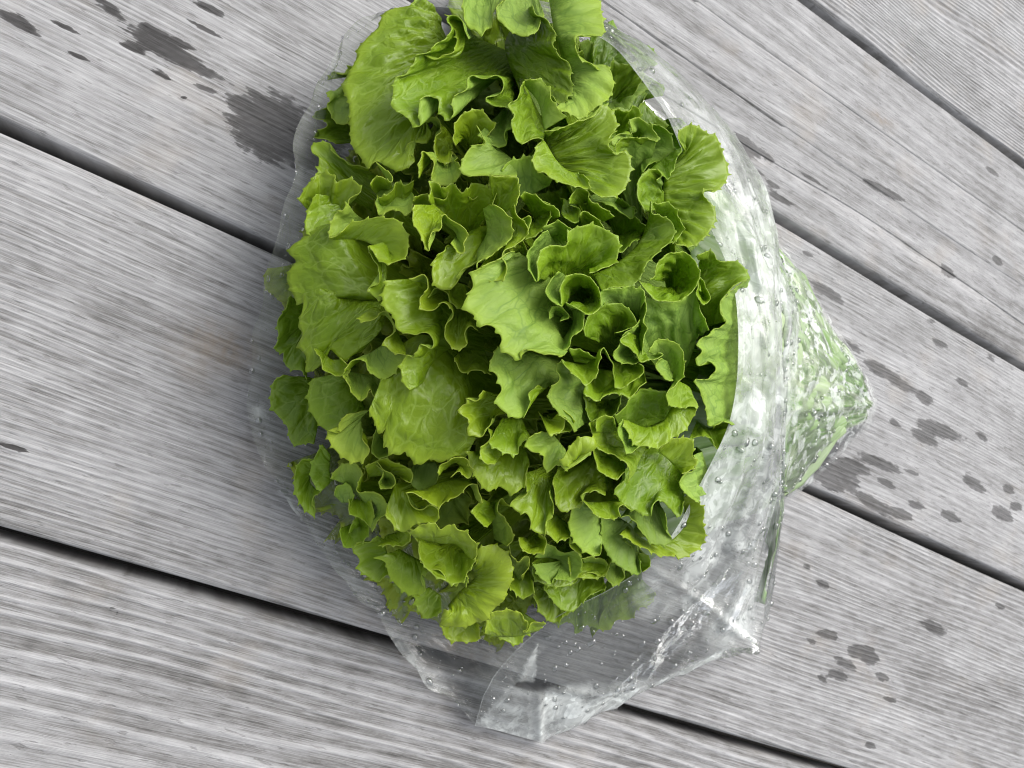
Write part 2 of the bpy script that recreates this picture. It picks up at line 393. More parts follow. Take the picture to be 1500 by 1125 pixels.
ROOT = unproj(1215, 590, .03)
TILE = {'1': (380, 0, 3.75), '2': (740, 0, 3.75), '3': (380, 300, 3.75), '4': (740, 300, 3.75), '5': (380, 560, 3.75), '6': (740, 560, 3.75), '7': (540, 800, 2.5), '0': (0, 0, 1.0)}
def surface_leaf(E, B, side, tint, lum, rng, bulge=0.0, ruf=1.0, teeth=1.0, pw=.85, nv=15, lip=0.0, decay=1.0, thick=.00036, reach=(.12, .26, .42)):
    """a blade from its margin curve E (n,3) in to a root curve B (n,3); waves of the margin die out inwards"""
    nu = len(E)
    seg = np.linalg.norm(np.diff(E, axis=0), axis=1); s = np.concatenate([[0], np.cumsum(seg)]); L = s[-1]
    wv = sines(rng, 5, 1 / .030, 1 / .011); wv2 = sines(rng, 4, 1 / .011, 1 / .0055)
    vs = np.linspace(0, 1, nv) ** 1.45
    P = np.zeros((nu, nv, 3))
    wide = np.linalg.norm(E - B, axis=1).mean()
    flat = wide > .020 and (E[:, 2].mean() - B[:, 2].mean()) < .026
    if flat: decay *= 2.4; ruf *= .6
    for j, v in enumerate(vs):
        Es = smooth1(E, decay * v ** (.6 if flat else 1) * .077 * nu)
        wgt = v ** pw
        P[:, j] = Es * (1 - wgt) + B * wgt
        P[:, j, 2] += bulge * 4 * v * (1 - v)
    # ruffles along the local normal, strongest at the margin
    for j, v in enumerate(vs):
        pass
    du = np.gradient(P, axis=0); dv = np.gradient(P, axis=1)
    N = np.cross(du, dv); N /= np.linalg.norm(N, axis=-1, keepdims=True) + 1e-12
    amp = (1 - vs) ** 1.6
    a1 = (.0005 + .0005 * tint) * ruf; a2 = (.0002 + .0003 * tint) * ruf; teeth *= 1 + .45 * tint
    taper = np.clip(np.minimum(s, L - s) / .006, 0, 1)
    disp = (a1 * wv(s)[:, None] * amp ** (2.5 if flat else 1) + a2 * wv2(s)[:, None] * amp ** (6 if flat else 2.5)) * taper[:, None]
    q = noise2(rng, 7, 1 / .028, 1 / .009)
    dist = np.concatenate([[0], np.cumsum(np.linalg.norm(np.diff(P.mean(0), axis=0), axis=1))])
    U = np.stack([np.repeat(s[:, None], nv, 1), np.repeat(dist[None], nu, 0)], -1)
    disp = disp + (.0009 if flat else .0004) * q(U[..., 0], U[..., 1]) * np.clip(vs * 6, 0, 1) * np.clip((1 - vs) * 4, 0, 1)
    P = P + N * disp[..., None]
    # small pointed teeth on the margin
    if teeth > 0:
        out = P[:, 0] - P[:, 2]; out /= np.linalg.norm(out, axis=1, keepdims=True) + 1e-9
        pos = .003 * rng.random(); tt = np.zeros(nu)
        while pos < L:
            a = rng.uniform(.0006, .0018) * teeth; wdt = rng.uniform(.0007, .0014)
            tt += a * np.clip(1 - np.abs(s - pos) / wdt, 0, 1) ** 1.3
            pos += rng.uniform(.0035, .0085)
        P[:, 0] += out * tt[:, None]
    # below its ruffle the blade narrows into the rib and runs down to the root
    rows = [P]; du = [U]
    last = U[:, -1:, :].copy()
    m = B.mean(0)
    for f in reach:
        c = m * (1 - f) + ROOT * f
        c[2] = min(c[2], m[2] - .02 - f * .06)
        c[2] = max(c[2], .008)
        r = c + (B - m) * (1 - f) * .75 + rng.normal(0, .0015, 3)
        rows.append(r[:, None, :]); l2 = last.copy(); l2[..., 1] += f * .12; du.append(l2)
    if not len(reach): return P, U
    return np.concatenate(rows, 1), np.concatenate(du, 1)

def add_leaf(P, U, side, tint, lum, rng, parent=None, name='leaf', thick=.00036):
    parent = parent or lettuce
    me = grid_mesh('leaf', P - np.array(lettuce.location), U)
    # the face that mostly looks to the camera: 'u' the glossy upper face, 'd' the pale underside
    n = len(me.polygons); nn = np.empty(n * 3); cc = np.empty(n * 3); ar = np.empty(n)
    me.polygons.foreach_get('normal', nn); me.polygons.foreach_get('center', cc); me.polygons.foreach_get('area', ar)
    vd = CAM - (cc.reshape(-1, 3) + np.array(lettuce.location))
    facing = (np.einsum('ij,ij->i', nn.reshape(-1, 3), vd / np.linalg.norm(vd, axis=1, keepdims=True)) * ar).sum()
    if (facing < 0) == (side == 'u'): me.flip_normals()
    o = link(name, me, parent, LEAF_MATS)
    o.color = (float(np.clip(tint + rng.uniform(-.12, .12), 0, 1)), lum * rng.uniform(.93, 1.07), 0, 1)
    sol = o.modifiers.new('thickness', 'SOLIDIFY'); sol.thickness = thick; sol.offset = 0
    sol.material_offset = 1; sol.material_offset_rim = 2
    return o

def traced(tile, edge, base, off=0, drop=25, side='u', tint=None, lum=1.0, bulge=0.0, tilt=None, **kw):
    ox, oy, k = TILE[tile]
    rng = np.random.default_rng(int(abs(edge[0][0] * 7919 + edge[0][1] * 104729 + len(edge) * 31 + ord(tile) * 977)) % 2**31)
    e = np.array([(ox + x / k, oy + y / k) for x, y in edge], float)
    b = np.array([(ox + x / k, oy + y / k) for x, y in base], float)
    if len(b) == 1: b = np.vstack([b - [8, 0], b, b + [8, 0]]) + np.random.default_rng(3).normal(0, 1, (3, 2))
    cx, cy = e.mean(0)
    if tint is None: tint = float(np.clip((980 - cx + .15 * cy) / 520, 0, 1))
    hc = dome(cx, cy)
    def world_of(pts, extra):
        d = dome(pts[:, 0], pts[:, 1])
        return unproj(pts[:, 0], pts[:, 1], np.maximum(hc * .5 + d * .5 + extra, .006))
    E = spline(world_of(e, off / 1000), step=.00062)
    # a ruffle rises and falls along its margin
    sl = np.linspace(0, 1, len(E)); Lr = np.linalg.norm(np.diff(E, axis=0), axis=1).sum()
    up = sines(rng, 4, .6 * Lr / .05, 1.3 * Lr / .03)(sl) * (.0018 if drop > 20 else .0010)
    dirc = (CAM - E); dirc /= np.linalg.norm(dirc, axis=1, keepdims=True)
    E = E + dirc * up[:, None]
    B = spline(world_of(b, (off - drop) / 1000), n=len(E))
    if drop < 11: kw['reach'] = ()
    P, U = surface_leaf(E, B, side, tint, lum, rng, bulge=bulge / 1000, **kw)
    return add_leaf(P, U, side, tint, lum, rng)

T = traced
# --- upper left
T('1', [(860,-30),(830,30),(770,40),(690,70),(650,150),(600,200),(540,270),(530,330),(455,475),(490,560),(495,670),(510,800),(560,870),(600,930),(640,885),(770,940),(855,880),(800,820),(850,770),(900,790),(950,740),(910,680)], [(1000,150),(1020,300),(1040,420),(950,600)], -2, 14, bulge=5, tint=.55, teeth=.6)
T('1', [(1150,215),(1130,170),(1110,110),(1070,85),(1035,100),(1050,160),(1030,200),(980,240),(900,300),(860,310),(845,350),(800,400),(760,420),(735,470),(735,530),(720,575),(770,620),(810,650),(850,690),(880,690),(870,600),(890,550),(940,530),(980,545),(990,620),(1030,665),(1060,600),(1070,540),(1120,500),(1150,440),(1180,415),(1240,425),(1300,420),(1335,460),(1335,510),(1245,540),(1290,580),(1370,600),(1400,650),(1390,700),(1355,720),(1355,790),(1310,800),(1240,780),(1200,740)], [(1180,200),(1400,320),(1400,540)], 8, 46, tint=.45, decay=.8)
T('1', [(1035,85),(1060,140),(1080,190),(1068,280),(1010,300),(950,325),(890,305),(845,320)], [(1110,110),(1130,180),(1100,300),(960,340)], 12, 5, side='u', tint=.7)
T('1', [(1120,-30),(1115,60),(1140,130),(1180,165),(1220,195),(1250,165),(1280,130),(1285,70),(1340,0)], [(1180,-200),(1260,-200)], 12, 18)
T('1', [(1360,-20),(1310,50),(1300,95),(1340,140),(1400,175),(1450,203),(1500,190),(1540,140),(1565,80)], [(1400,-150),(1480,-150)], 14, 22, tint=.5)
T('1', [(370,440),(400,400),(460,410),(480,380),(510,365),(530,400),(520,460)], [(620,400),(620,470)], -10, 12, tint=.5)
T('1', [(365,510),(390,560),(375,580),(395,640),(430,680),(480,675),(500,640),(540,620)], [(480,470),(620,520)], -9, 14, tint=.5)
T('1', [(370,590),(310,610),(305,640),(350,650),(370,690),(330,710),(305,750),(360,760),(420,790)], [(520,620),(540,780)], -14, 14, tint=.35, lum=.9)
T('1', [(600,930),(540,910),(480,890),(420,850),(380,790),(330,780),(285,800),(290,840),(325,870),(325,930),(300,970),(260,1020),(215,1090)], [(640,960),(560,1020),(460,1070)], -8, 12, tint=.5)
T('1', [(215,1100),(240,1050),(290,990),(350,950),(410,970),(415,1010),(440,990),(500,985),(550,1020),(540,1070),(500,1100),(480,1150)], [(330,1220),(430,1240)], -3, 14, tint=.65)
T('1', [(1080,800),(1060,740),(1070,690),(1110,640),(1150,610),(1210,600),(1260,650),(1290,700),(1240,760)], [(1120,760),(1200,790)], 0, 14, tint=.6)
T('1', [(1200,700),(1240,790),(1170,800),(1130,850),(1110,950),(1200,965),(1290,967),(1415,970)], [(1290,800),(1420,900)], 5, 10, side='d', tint=.5)
T('1', [(1262,970),(1340,970),(1418,975),(1422,1050),(1410,1130)], [(1280,1120),(1330,1180)], 4, 14, tint=.5)
T('1', [(875,980),(880,900),(900,830),(960,900),(940,990),(1020,1020),(1080,990),(1110,930),(1090,890)], [(980,820),(1060,830)], -4, 16, tint=.7)
T('1', [(610,1020),(620,990),(670,975),(725,1000),(720,960),(690,930),(640,890)], [(650,1080),(740,1040)], -4, 14, tint=.6)
T('1', [(650,1090),(700,1070),(750,1000),(790,1020),(850,990)], [(700,1200),(820,1190)], -8, 14, tint=.6)
T('1', [(930,1100),(945,1010),(1000,1040),(1060,1000),(1110,1060),(1160,1010),(1230,1020),(1290,1060),(1280,1130)], [(980,1230),(1200,1250)], -3, 18, tint=.65)
T('1', [(910,670),(940,640),(980,650),(1000,720),(960,760),(960,830),(1000,890),(1040,900),(1060,840)], [(1020,700),(1060,780)], -6, 16, tint=.7)
# --- upper right
T('2', [(230,-40),(290,-70),(470,-30),(525,15),(525,70),(540,120),(540,185),(500,200),(440,195),(390,215),(385,260),(410,310),(450,350),(510,385),(550,360),(585,400),(595,460),(580,520),(545,565),(480,600),(430,650),(400,645),(350,620),(300,610),(280,590)], [(240,-20),(275,180),(345,340),(365,450),(300,570)], 16, 12, tint=.55, bulge=3)
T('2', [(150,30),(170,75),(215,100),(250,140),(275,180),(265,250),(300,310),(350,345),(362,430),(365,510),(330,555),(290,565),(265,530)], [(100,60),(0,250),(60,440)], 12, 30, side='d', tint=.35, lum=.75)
T('2', [(215,720),(290,715),(370,675),(480,640),(550,575),(605,640),(610,700),(570,770),(580,830),(610,855),(655,820),(685,860),(690,930),(660,1030),(600,1085),(530,1080),(470,1045)], [(225,740),(250,850),(330,970)], 9, 20, tint=.45)
T('2', [(105,440),(180,432),(235,490),(265,555),(300,610),(340,640)], [(110,470),(180,560),(215,715)], 12, 8, side='d', tint=.4)
T('2', [(105,445),(60,540),(15,580),(50,620),(35,690),(60,775),(110,780),(150,755),(205,765),(215,780)], [(110,470),(160,600),(210,715)], 10, 18, tint=.5)
T('2', [(210,770),(160,820),(150,880),(180,940),(240,970),(300,995),(380,1025),(460,1035),(455,990),(430,960)], [(225,790),(280,880),(340,935),(400,955)], 7, 6, tint=.5)
T('2', [(-20,930),(30,885),(90,870),(140,855),(160,900),(200,950),(260,985)], [(-20,1060),(100,1080),(240,1020)], 0, 10, side='d', tint=.45)
T('2', [(580,600),(640,600),(680,610),(700,585),(735,600),(735,640),(690,660),(685,735)], [(600,680),(650,740)], -2, 15, tint=.35)
T('2', [(600,800),(580,770),(620,740),(690,735),(685,660),(740,655),(800,690),(840,770),(780,765),(720,755),(640,765),(605,800),(610,850)], [(700,690),(760,740),(640,850)], 2, 16, tint=.3)
T('2', [(790,675),(850,690),(910,740),(920,820),(880,870),(800,900),(750,950)], [(760,720),(740,860)], -2, 18, tint=.3)
T('2', [(610,810),(640,770),(720,758),(780,768),(830,780)], [(660,1090),(740,1040)], 0, 30, side='d', tint=.25)
T('2', [(990,830),(950,760),(960,720),(1000,690),(1050,690),(1110,730),(1165,750),(1190,830),(1225,930),(1210,1000),(1150,1050),(1100,1040),(1085,1060),(1110,1100),(1150,1140),(1155,1200),(1110,1290),(1040,1345),(980,1355),(935,1340)], [(970,850),(880,970),(880,1200),(930,1320)], 16, 20, tint=.42)
T('2', [(970,810),(945,880),(910,950),(890,985),(850,960),(800,925)], [(900,850),(830,900),(800,930)], 12, 14, side='d', tint=.3)
T('2', [(770,1170),(725,1070),(730,1000),(770,945),(830,930),(860,960),(830,990)], [(830,1150),(870,1050)], 10, 16, tint=.35)
T('2', [(80,1080),(110,1060),(170,1080),(230,1120),(290,1150),(300,1190)], [(130,1150),(220,1220)], 0, 14, tint=.4)
T('2', [(350,1120),(370,1060),(420,1035),(450,1050),(460,1090),(520,1130),(600,1190)], [(420,1120),(500,1230)], 2, 15, tint=.35)
T('2', [(430,1120),(480,1110),(560,1120),(620,1160),(700,1200),(710,1150)], [(500,1060),(640,1100)], -4, 18, tint=.35)
# --- left
T('3', [(310,-60),(280,0),(258,60),(250,130),(270,165),(310,200)], [(450,-40),(470,120)], 0, 9, tint=.6, teeth=.5)
T('3', [(480,-10),(450,40),(410,60),(390,110),(380,180)], [(540,60),(520,140)], 4, 12, side='d', tint=.75)
T('3', [(380,182),(450,160),(500,95),(560,90),(650,65),(700,75),(755,80),(800,140),(820,220),(800,290),(740,322),(690,318),(640,270),(600,225)], [(390,190),(560,195),(720,262),(700,200)], 10, 7, tint=.55)
T('3', [(595,228),(620,290),(650,350),(650,430),(600,465),(640,510),(690,520),(700,440)], [(640,235),(700,350),(690,420)], 7, 7, tint=.6)
T('3', [(330,120),(255,170),(160,260),(200,310),(150,390),(180,480),(215,550),(240,490)], [(480,130),(620,330),(690,520),(500,560)], 2, 12, tint=.5, bulge=9, teeth=.9)
T('3', [(240,490),(235,580),(215,675),(240,700),(210,775),(260,830),(255,920),(345,870),(300,790),(360,775),(440,840),(475,870),(495,840),(570,800)], [(400,470),(560,520),(690,540),(690,640)], 0, 10, tint=.5, bulge=8, teeth=.9)
T('3', [(300,790),(335,850),(345,908),(440,935),(485,912),(475,870),(440,838)], [(330,800),(400,850),(450,850)], 6, 8, tint=.65)
T('3', [(170,500),(140,580),(100,630),(100,740),(90,800),(140,800),(130,830),(150,890),(240,920),(260,960)], [(260,560),(280,760)], -14, 12, tint=.25, lum=.9)
T('5', [(130,-40),(80,0),(60,120),(100,180),(150,240),(165,310),(190,345),(260,330),(300,340)], [(260,-30),(340,160)], -14, 12, tint=.2, lum=.85)
T('3', [(460,930),(495,870),(560,850),(600,910),(650,940),(700,955),(750,930),(760,890),(815,825)], [(580,830),(700,760)], 2, 12, tint=.6)
T('3', [(460,935),(510,1020),(560,1090),(610,1010),(650,1060),(740,1078),(770,1000),(825,1015),(845,930),(890,830)], [(500,920),(640,950),(760,920)], -2, 14, side='d', tint=.7)
T('3', [(700,415),(680,480),(690,580),(735,610),(750,680),(800,700),(860,710),(880,700),(930,710),(960,750),(945,790),(880,765),(840,840),(820,830),(785,870),(790,980),(825,1018)], [(900,420),(1000,560),(990,760),(900,980)], 4, 14, tint=.6, bulge=3)
T('3', [(530,625),(600,640),(690,590),(740,640),(745,690),(690,740),(720,800),(810,830)], [(640,560),(710,620),(790,760)], 3, 8, tint=.7)
T('3', [(850,0),(845,60),(870,150),(930,255),(940,150),(990,130),(1020,50),(1080,110),(1125,140),(1140,240),(1110,265),(1050,210)], [(960,0),(1000,80),(1090,160)], 6, 14, tint=.75)
T('3', [(990,265),(955,320),(945,390),(970,450),(1030,465),(1080,430),(1110,365),(1170,330)], [(1060,200),(1250,120),(1250,300)], 3, 18, tint=.55, bulge=5)
T('3', [(1280,0),(1330,20),(1385,80),(1380,170),(1340,230),(1260,275),(1200,320),(1195,352)], [(1230,20),(1250,150),(1200,250)], 10, 16, tint=.6)
T('3', [(1195,352),(1240,360),(1270,405),(1330,402),(1355,340),(1360,258),(1440,190),(1480,130),(1420,60),(1400,0)], [(1260,285),(1310,240),(1390,120),(1380,20)], 8, 10, tint=.6)
T('3', [(1390,255),(1195,358),(1165,380),(1170,450),(1120,560),(1190,620),(1195,670),(1250,660),(1310,690),(1330,740),(1320,780),(1380,830),(1430,850),(1430,815),(1490,800),(1570,818),(1665,832)], [(1400,290),(1540,300),(1600,540),(1680,790)], 9, 16, side='d', tint=.5, bulge=3)
T('3', [(830,415),(900,380),(930,450),(880,510),(900,575),(940,580),(1000,540),(1050,570),(1055,620),(1020,670),(1035,740),(1075,800),(1140,760),(1130,700),(1160,670),(1200,690)], [(950,440),(1100,560),(1180,620)], 2, 14, tint=.7)
T('3', [(930,510),(970,465),(1030,480),(1060,540),(1120,575),(1165,560)], [(1040,420),(1130,440)], -3, 14, tint=.6)
T('3', [(1070,840),(1100,900),(1130,925),(1200,910),(1240,920),(1275,935)], [(1120,790),(1240,800)], -6, 14, tint=.6, lum=.85)
T('3', [(1310,778),(1265,890),(1310,950),(1330,1010),(1300,1080),(1350,1140),(1410,1175),(1450,1160),(1490,1085),(1475,1040),(1520,1000)], [(1420,790),(1560,860),(1620,1000)], 4, 16, side='d', tint=.5)
T('3', [(640,0),(660,60),(720,30),(830,40),(850,-40)], [(650,-120),(820,-120)], -8, 16, tint=.55)
T('3', [(840,-20),(900,-60),(1000,-30),(1060,-80),(1180,-40),(1260,-100)], [(900,60),(1180,80)], -6, 20, tint=.6)
# --- centre right
T('4', [(235,140),(180,180),(130,250),(122,310),(150,390),(174,425)], [(240,160),(215,230),(190,300),(186,400)], 10, 14, side='d', tint=.3)
T('4', [(178,420),(180,320),(190,255),(235,230),(330,215),(355,155),(420,112),(490,112),(570,145),(620,185),(630,230),(608,300),(540,352),(460,375)], [(220,400),(330,375),(470,350)], 11, 20, tint=.3)
T('4', [(200,130),(250,105),(330,110),(370,150),(350,190)], [(260,200),(330,200)], 2, 15, side='d', tint=.3)
T('4', [(410,60),(430,35),(490,60),(530,110),(545,130)], [(420,110),(500,115)], 0, 12, tint=.35)
T('4', [(800,-20),(808,40),(860,60),(915,95),(930,140),(910,200),(860,250),(790,300),(765,350),(745,400),(690,445),(600,452),(530,470)], [(790,70),(740,200),(600,330),(480,385)], 13, 14, side='d', tint=.25, lum=.85)
T('4', [(810,-10),(900,0),(950,40),(967,130),(940,200),(918,218)], [(830,40),(910,90),(928,150)], 14, 9, tint=.4)
T('4', [(295,365),(250,420),(232,490),(255,530),(310,560)], [(320,380),(305,430),(302,500)], 9, 14, side='d', tint=.3)
T('4', [(312,560),(303,450),(330,400),(400,382),(460,395),(510,460),(527,530),(508,580),(440,602),(380,560),(330,535)], [(370,500),(430,450),(470,500),(420,560)], 9, 24, tint=.3)
T('4', [(790,412),(825,390),(830,330),(870,285),(925,262),(990,268),(1040,300),(1060,340),(1065,400),(1030,470),(960,525),(850,527),(790,490),(735,420)], [(880,420),(920,390),(950,440),(890,460)], 14, 26, tint=.3, decay=.5)
T('4', [(1050,285),(1090,260),(1140,258),(1160,300),(1210,310),(1290,320),(1340,395),(1280,430),(1220,480),(1180,530),(1190,600),(1210,640)], [(1070,320),(1050,520),(1110,670)], 9, 22, tint=.38)
T('4', [(1345,395),(1250,470),(1180,530),(1190,600),(1212,640),(1150,690),(1080,730),(1060,770),(1075,800),(1055,850),(1060,880),(1130,865),(1155,890),(1130,940),(1090,965),(1045,960),(1060,1010),(1090,1080),(1110,1180),(1150,1215),(1210,1190),(1245,1210)], [(1300,470),(1310,800),(1300,1100),(1290,1200)], 6, 30, side='d', tint=.42, bulge=2)
T('4', [(1062,400),(1058,450),(1050,500),(1080,548),(1122,510),(1092,430),(1068,395)], [(1075,450),(1085,500)], 10, 14, tint=.35)
T('4', [(760,500),(850,530),(960,522),(1035,470),(1070,570),(1120,690)], [(750,800),(850,760),(980,900),(1060,700)], 4, 26, side='d', tint=.38)
T('4', [(522,560),(522,488),(590,460),(682,453),(762,472),(765,530)], [(540,560),(640,552),(735,600)], 10, 12, side='d', tint=.3)
T('4', [(762,475),(776,560),(756,640),(782,680),(762,740),(750,820)], [(740,560),(735,660),(740,760)], 10, 14, tint=.35)
T('4', [(740,630),(690,690),(640,740),(600,810),(610,862),(700,868),(760,862),(868,822),(840,812)], [(745,690),(720,800),(790,835)], 9, 13, side='d', tint=.4)
T('4', [(680,700),(640,745),(680,770),(700,820),(750,860),(790,850)], [(720,720),(760,800)], 11, 10, tint=.5)
T('4', [(440,720),(435,680),(460,600),(520,560),(570,545),(650,550),(700,600),(718,660),(660,690),(600,705)], [(520,760),(580,740),(640,690)], 5, 20, tint=.3)
T('4', [(245,628),(245,590),(270,562),(320,570),(352,610),(300,640)], [(260,600),(330,600)], 4, 12, side='d', tint=.3)
T('4', [(430,590),(428,670),(365,730),(355,780),(312,808)], [(370,570),(372,650),(310,750)], 6, 12, tint=.38)
T('4', [(310,855),(350,910),(400,960),(435,980),(490,950),(522,905),(512,850),(525,800),(542,784)], [(330,860),(440,875),(505,830)], 8, 10, tint=.35)
T('4', [(542,784),(575,850),(600,910),(598,960),(630,1006),(700,975),(752,930),(757,885),(735,872)], [(560,840),(620,870),(720,870)], 8, 12, tint=.35)
T('4', [(785,810),(820,755),(880,738),(930,755),(972,800),(982,900),(960,970),(900,1022),(878,1045),(890,1090),(960,1112),(1062,1110)], [(830,830),(880,870),(930,950),(1010,1000)], 10, 13, tint=.5)
T('4', [(860,842),(828,880),(850,940),(922,968)], [(890,860),(920,930)], 9, 8, side='d', tint=.35)
T('4', [(312,848),(280,910),(292,950),(250,1010),(243,1060),(262,1110),(300,1150),(350,1190),(380,1250)], [(430,940),(435,1200)], 5, 14, side='d', tint=.38, lum=.85)
T('4', [(350,800),(400,790),(470,830),(520,850)], [(380,860),(500,880)], 4, 10, tint=.35)
T('4', [(620,-40),(720,30),(700,60),(770,110),(780,130)], [(560,60),(700,200)], -6, 18, tint=.25)
T('4', [(610,250),(640,265),(700,200),(740,190)], [(600,180),(720,130)], -4, 14, side='d', tint=.3)
T('4', [(110,190),(170,170),(250,60),(240,0),(180,-30)], [(120,60),(150,120)], -4, 20, tint=.35)
T('4', [(20,250),(60,300),(110,310),(125,260),(90,190)], [(60,210),(110,240)], 0, 14, tint=.45)
T('4', [(60,90),(130,75),(125,130),(100,190)], [(40,60),(60,150)], 2, 12, tint=.5)
T('4', [(320,65),(390,100),(410,30),(350,0)], [(300,-40),(390,0)], -6, 16, side='d', tint=.3)
# --- lower right
T('6', [(430,60),(510,106),(560,66),(630,62),(690,82),(735,30),(775,0)], [(440,-90),(600,-60),(760,-80)], 5, 18, tint=.35)
T('6', [(430,60),(450,150),(470,220),(540,190),(600,180),(640,70)], [(480,90),(590,100)], -3, 20, tint=.3, lum=.85)
T('6', [(600,190),(660,130),(690,80),(760,40),(880,60),(930,125)], [(650,300),(880,200)], 0, 25, tint=.3)
T('6', [(650,206),(662,260),(700,330),(760,352),(850,354),(930,300),(1000,250),(1032,190),(1060,138)], [(662,206),(770,245),(865,215),(925,128),(1000,123)], 12, 8, tint=.45, bulge=1)
T('6', [(645,203),(620,260),(640,330),(682,387),(742,350)], [(655,215),(680,300),(720,345)], 10, 8, side='d', tint=.35)
T('6', [(500,272),(505,210),(540,180),(590,185),(600,230)], [(560,280),(620,260)], 4, 12, tint=.5)
T('6', [(462,222),(490,330),(540,385),(620,405),(660,450),(686,510),(670,557)], [(540,190),(630,310),(770,370)], 6, 14, tint=.45)
T('6', [(660,540),(600,587),(630,650),(700,700),(800,732),(806,680),(850,648),(900,690),(960,738),(978,690)], [(680,400),(850,370),(960,440),(1000,560)], 8, 16, side='u', tint=.25, lum=.95)
T('6', [(850,360),(930,308),(1005,308),(1036,340),(1030,400),(1052,450),(1025,480),(970,502)], [(840,380),(900,430),(960,485)], 9, 8, tint=.55)
T('6', [(1035,400),(1050,450),(1020,490),(970,520),(960,570),(1000,620),(1062,662)], [(1080,380),(1110,500),(1090,600)], 9, 12, side='d', tint=.4)
T('6', [(1010,310),(1080,300),(1130,308),(1165,365),(1215,285),(1245,235),(1205,210),(1140,240)], [(1050,220),(1140,270)], 2, 14, tint=.35)
T('6', [(1000,620),(1062,665),(1096,705),(1085,770),(1100,830),(1080,900),(1020,942),(960,967),(930,952),(860,955),(790,925),(720,890),(628,836)], [(960,640),(985,700),(935,850),(800,880),(670,790)], 10, 9, tint=.65)
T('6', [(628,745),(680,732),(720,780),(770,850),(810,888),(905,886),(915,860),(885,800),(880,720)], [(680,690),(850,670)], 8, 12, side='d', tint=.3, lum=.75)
T('6', [(430,650),(470,702),(520,740),(612,747),(620,692),(642,680),(692,700)], [(440,660),(540,655),(610,640)], 9, 10, tint=.5)
T('6', [(425,650),(370,690),(355,750),(360,830),(390,890),(450,938),(522,950),(527,900)], [(440,660),(530,740),(528,880)], 4, 8, side='d', tint=.45)
T('6', [(525,745),(530,850),(545,910),(600,990),(660,1030),(732,1057),(742,980)], [(620,740),(700,800),(725,930)], 3, 10, side='d', tint=.1, lum=.85)
T('6', [(655,868),(720,932),(780,952),(800,1000),(755,1042)], [(730,900),(735,1010)], 0, 8, tint=.5)
T('6', [(262,540),(270,620),(310,712),(362,700),(422,668),(415,620),(480,600),(550,622)], [(290,470),(450,450),(570,540)], 2, 15, tint=.45, lum=.85)
T('6', [(112,490),(120,560),(130,610),(60,640),(35,660),(70,710),(112,720),(130,762),(140,800),(212,832),(222,770),(265,740),(242,600)], [(150,490),(270,540)], 3, 12, side='u', tint=.6)
T('6', [(190,278),(120,300),(140,370),(200,412),(232,482),(290,455),(342,490)], [(250,270),(330,370)], 6, 9, side='d', tint=.6)
T('6', [(318,462),(312,440),(345,370),(400,310),(452,297),(495,330),(482,370),(420,412),(352,450),(322,492)], [(345,470),(400,415),(475,375)], 12, 4, tint=.65, bulge=3)
T('6', [(485,360),(488,400),(500,442),(510,490),(560,508),(612,530),(660,490)], [(510,350),(650,430)], 5, 14, tint=.5)
T('6', [(240,290),(300,275),(322,255),(330,210),(300,160)], [(180,160),(240,220)], 6, 10, tint=.6)
T('6', [(270,280),(360,270),(378,235),(340,170),(310,140)], [(230,180),(300,220)], 4, 10, tint=.5)
T('6', [(212,730),(240,842),(280,880),(355,858),(372,900),(420,960)], [(270,720),(370,800)], 2, 10, tint=.6)
T('6', [(75,850),(90,920),(150,940),(212,920),(228,870),(180,825)], [(120,850),(190,860)], 1, 14, tint=.65)
T('6', [(162,962),(200,930),(232,880),(300,932),(382,930),(422,990),(402,1060),(370,1092),(270,1076),(260,1112),(200,1080),(150,1000)], [(230,960),(340,980)], -2, 12, tint=.35, lum=.9)
T('6', [(420,970),(500,958),(557,990),(552,1060),(500,1048),(420,1058),(372,1092)], [(440,1000),(520,1010)], -4, 12, tint=.5)
T('6', [(555,970),(560,1060),(600,1120),(650,1080),(640,1020)], [(570,960),(640,990)], -4, 10, side='d', tint=.45)
T('6', [(20,680),(-20,640),(-30,720),(30,800),(40,870),(10,900)], [(-80,660),(-60,860)], -4, 15, tint=.7)
T('6', [(20,880),(60,990),(130,960),(140,1010),(90,1060)], [(20,1000),(80,1100)], -4, 14, tint=.7)
# --- lower left
T('5', [(600,155),(640,240),(655,287),(690,258),(680,310),(730,390),(770,400),(800,382),(850,440),(890,452),(940,420),(990,442),(1080,405),(1130,412),(1148,390)], [(680,-120),(900,-260),(1150,-60),(1180,180)], 4, 14, tint=.62, bulge=6)
T('5', [(290,-20),(265,80),(280,160),(350,250),(400,276),(440,262)], [(500,-60),(580,140)], -4, 9, tint=.45, bulge=4)
T('5', [(480,175),(435,230),(440,275),(375,282),(400,350),(450,405),(520,442),(585,415),(600,375),(565,310)], [(600,155),(560,200),(565,260)], 7, 6, side='d', tint=.95, lum=1.1)
T('5', [(345,340),(295,430),(280,510),(300,560),(335,603)], [(392,400),(385,480),(400,540)], -6, 6, tint=.3)
T('5', [(295,422),(220,440),(190,540),(210,640),(270,720),(307,740),(290,680),(300,630),(337,603)], [(300,450),(275,540),(310,590)], -10, 8, tint=.4)
T('5', [(390,530),(420,480),(470,450),(540,455),(565,500),(530,580),(545,597),(620,600),(680,630),(692,700),(650,770),(620,822)], [(480,560),(560,640),(615,700),(605,770)], -2, 12, tint=.5)
T('5', [(410,620),(430,570),(490,563),(515,600),(500,690)], [(450,660),(500,660)], -6, 8, side='d', tint=.35)
T('5', [(490,640),(495,722),(560,740),(610,800),(632,720),(600,610)], [(520,640),(590,650)], -5, 8, tint=.35)
T('5', [(445,800),(470,912),(550,890),(600,830),(580,760),(530,735),(490,830)], [(500,780),(570,780)], -8, 10, tint=.3)
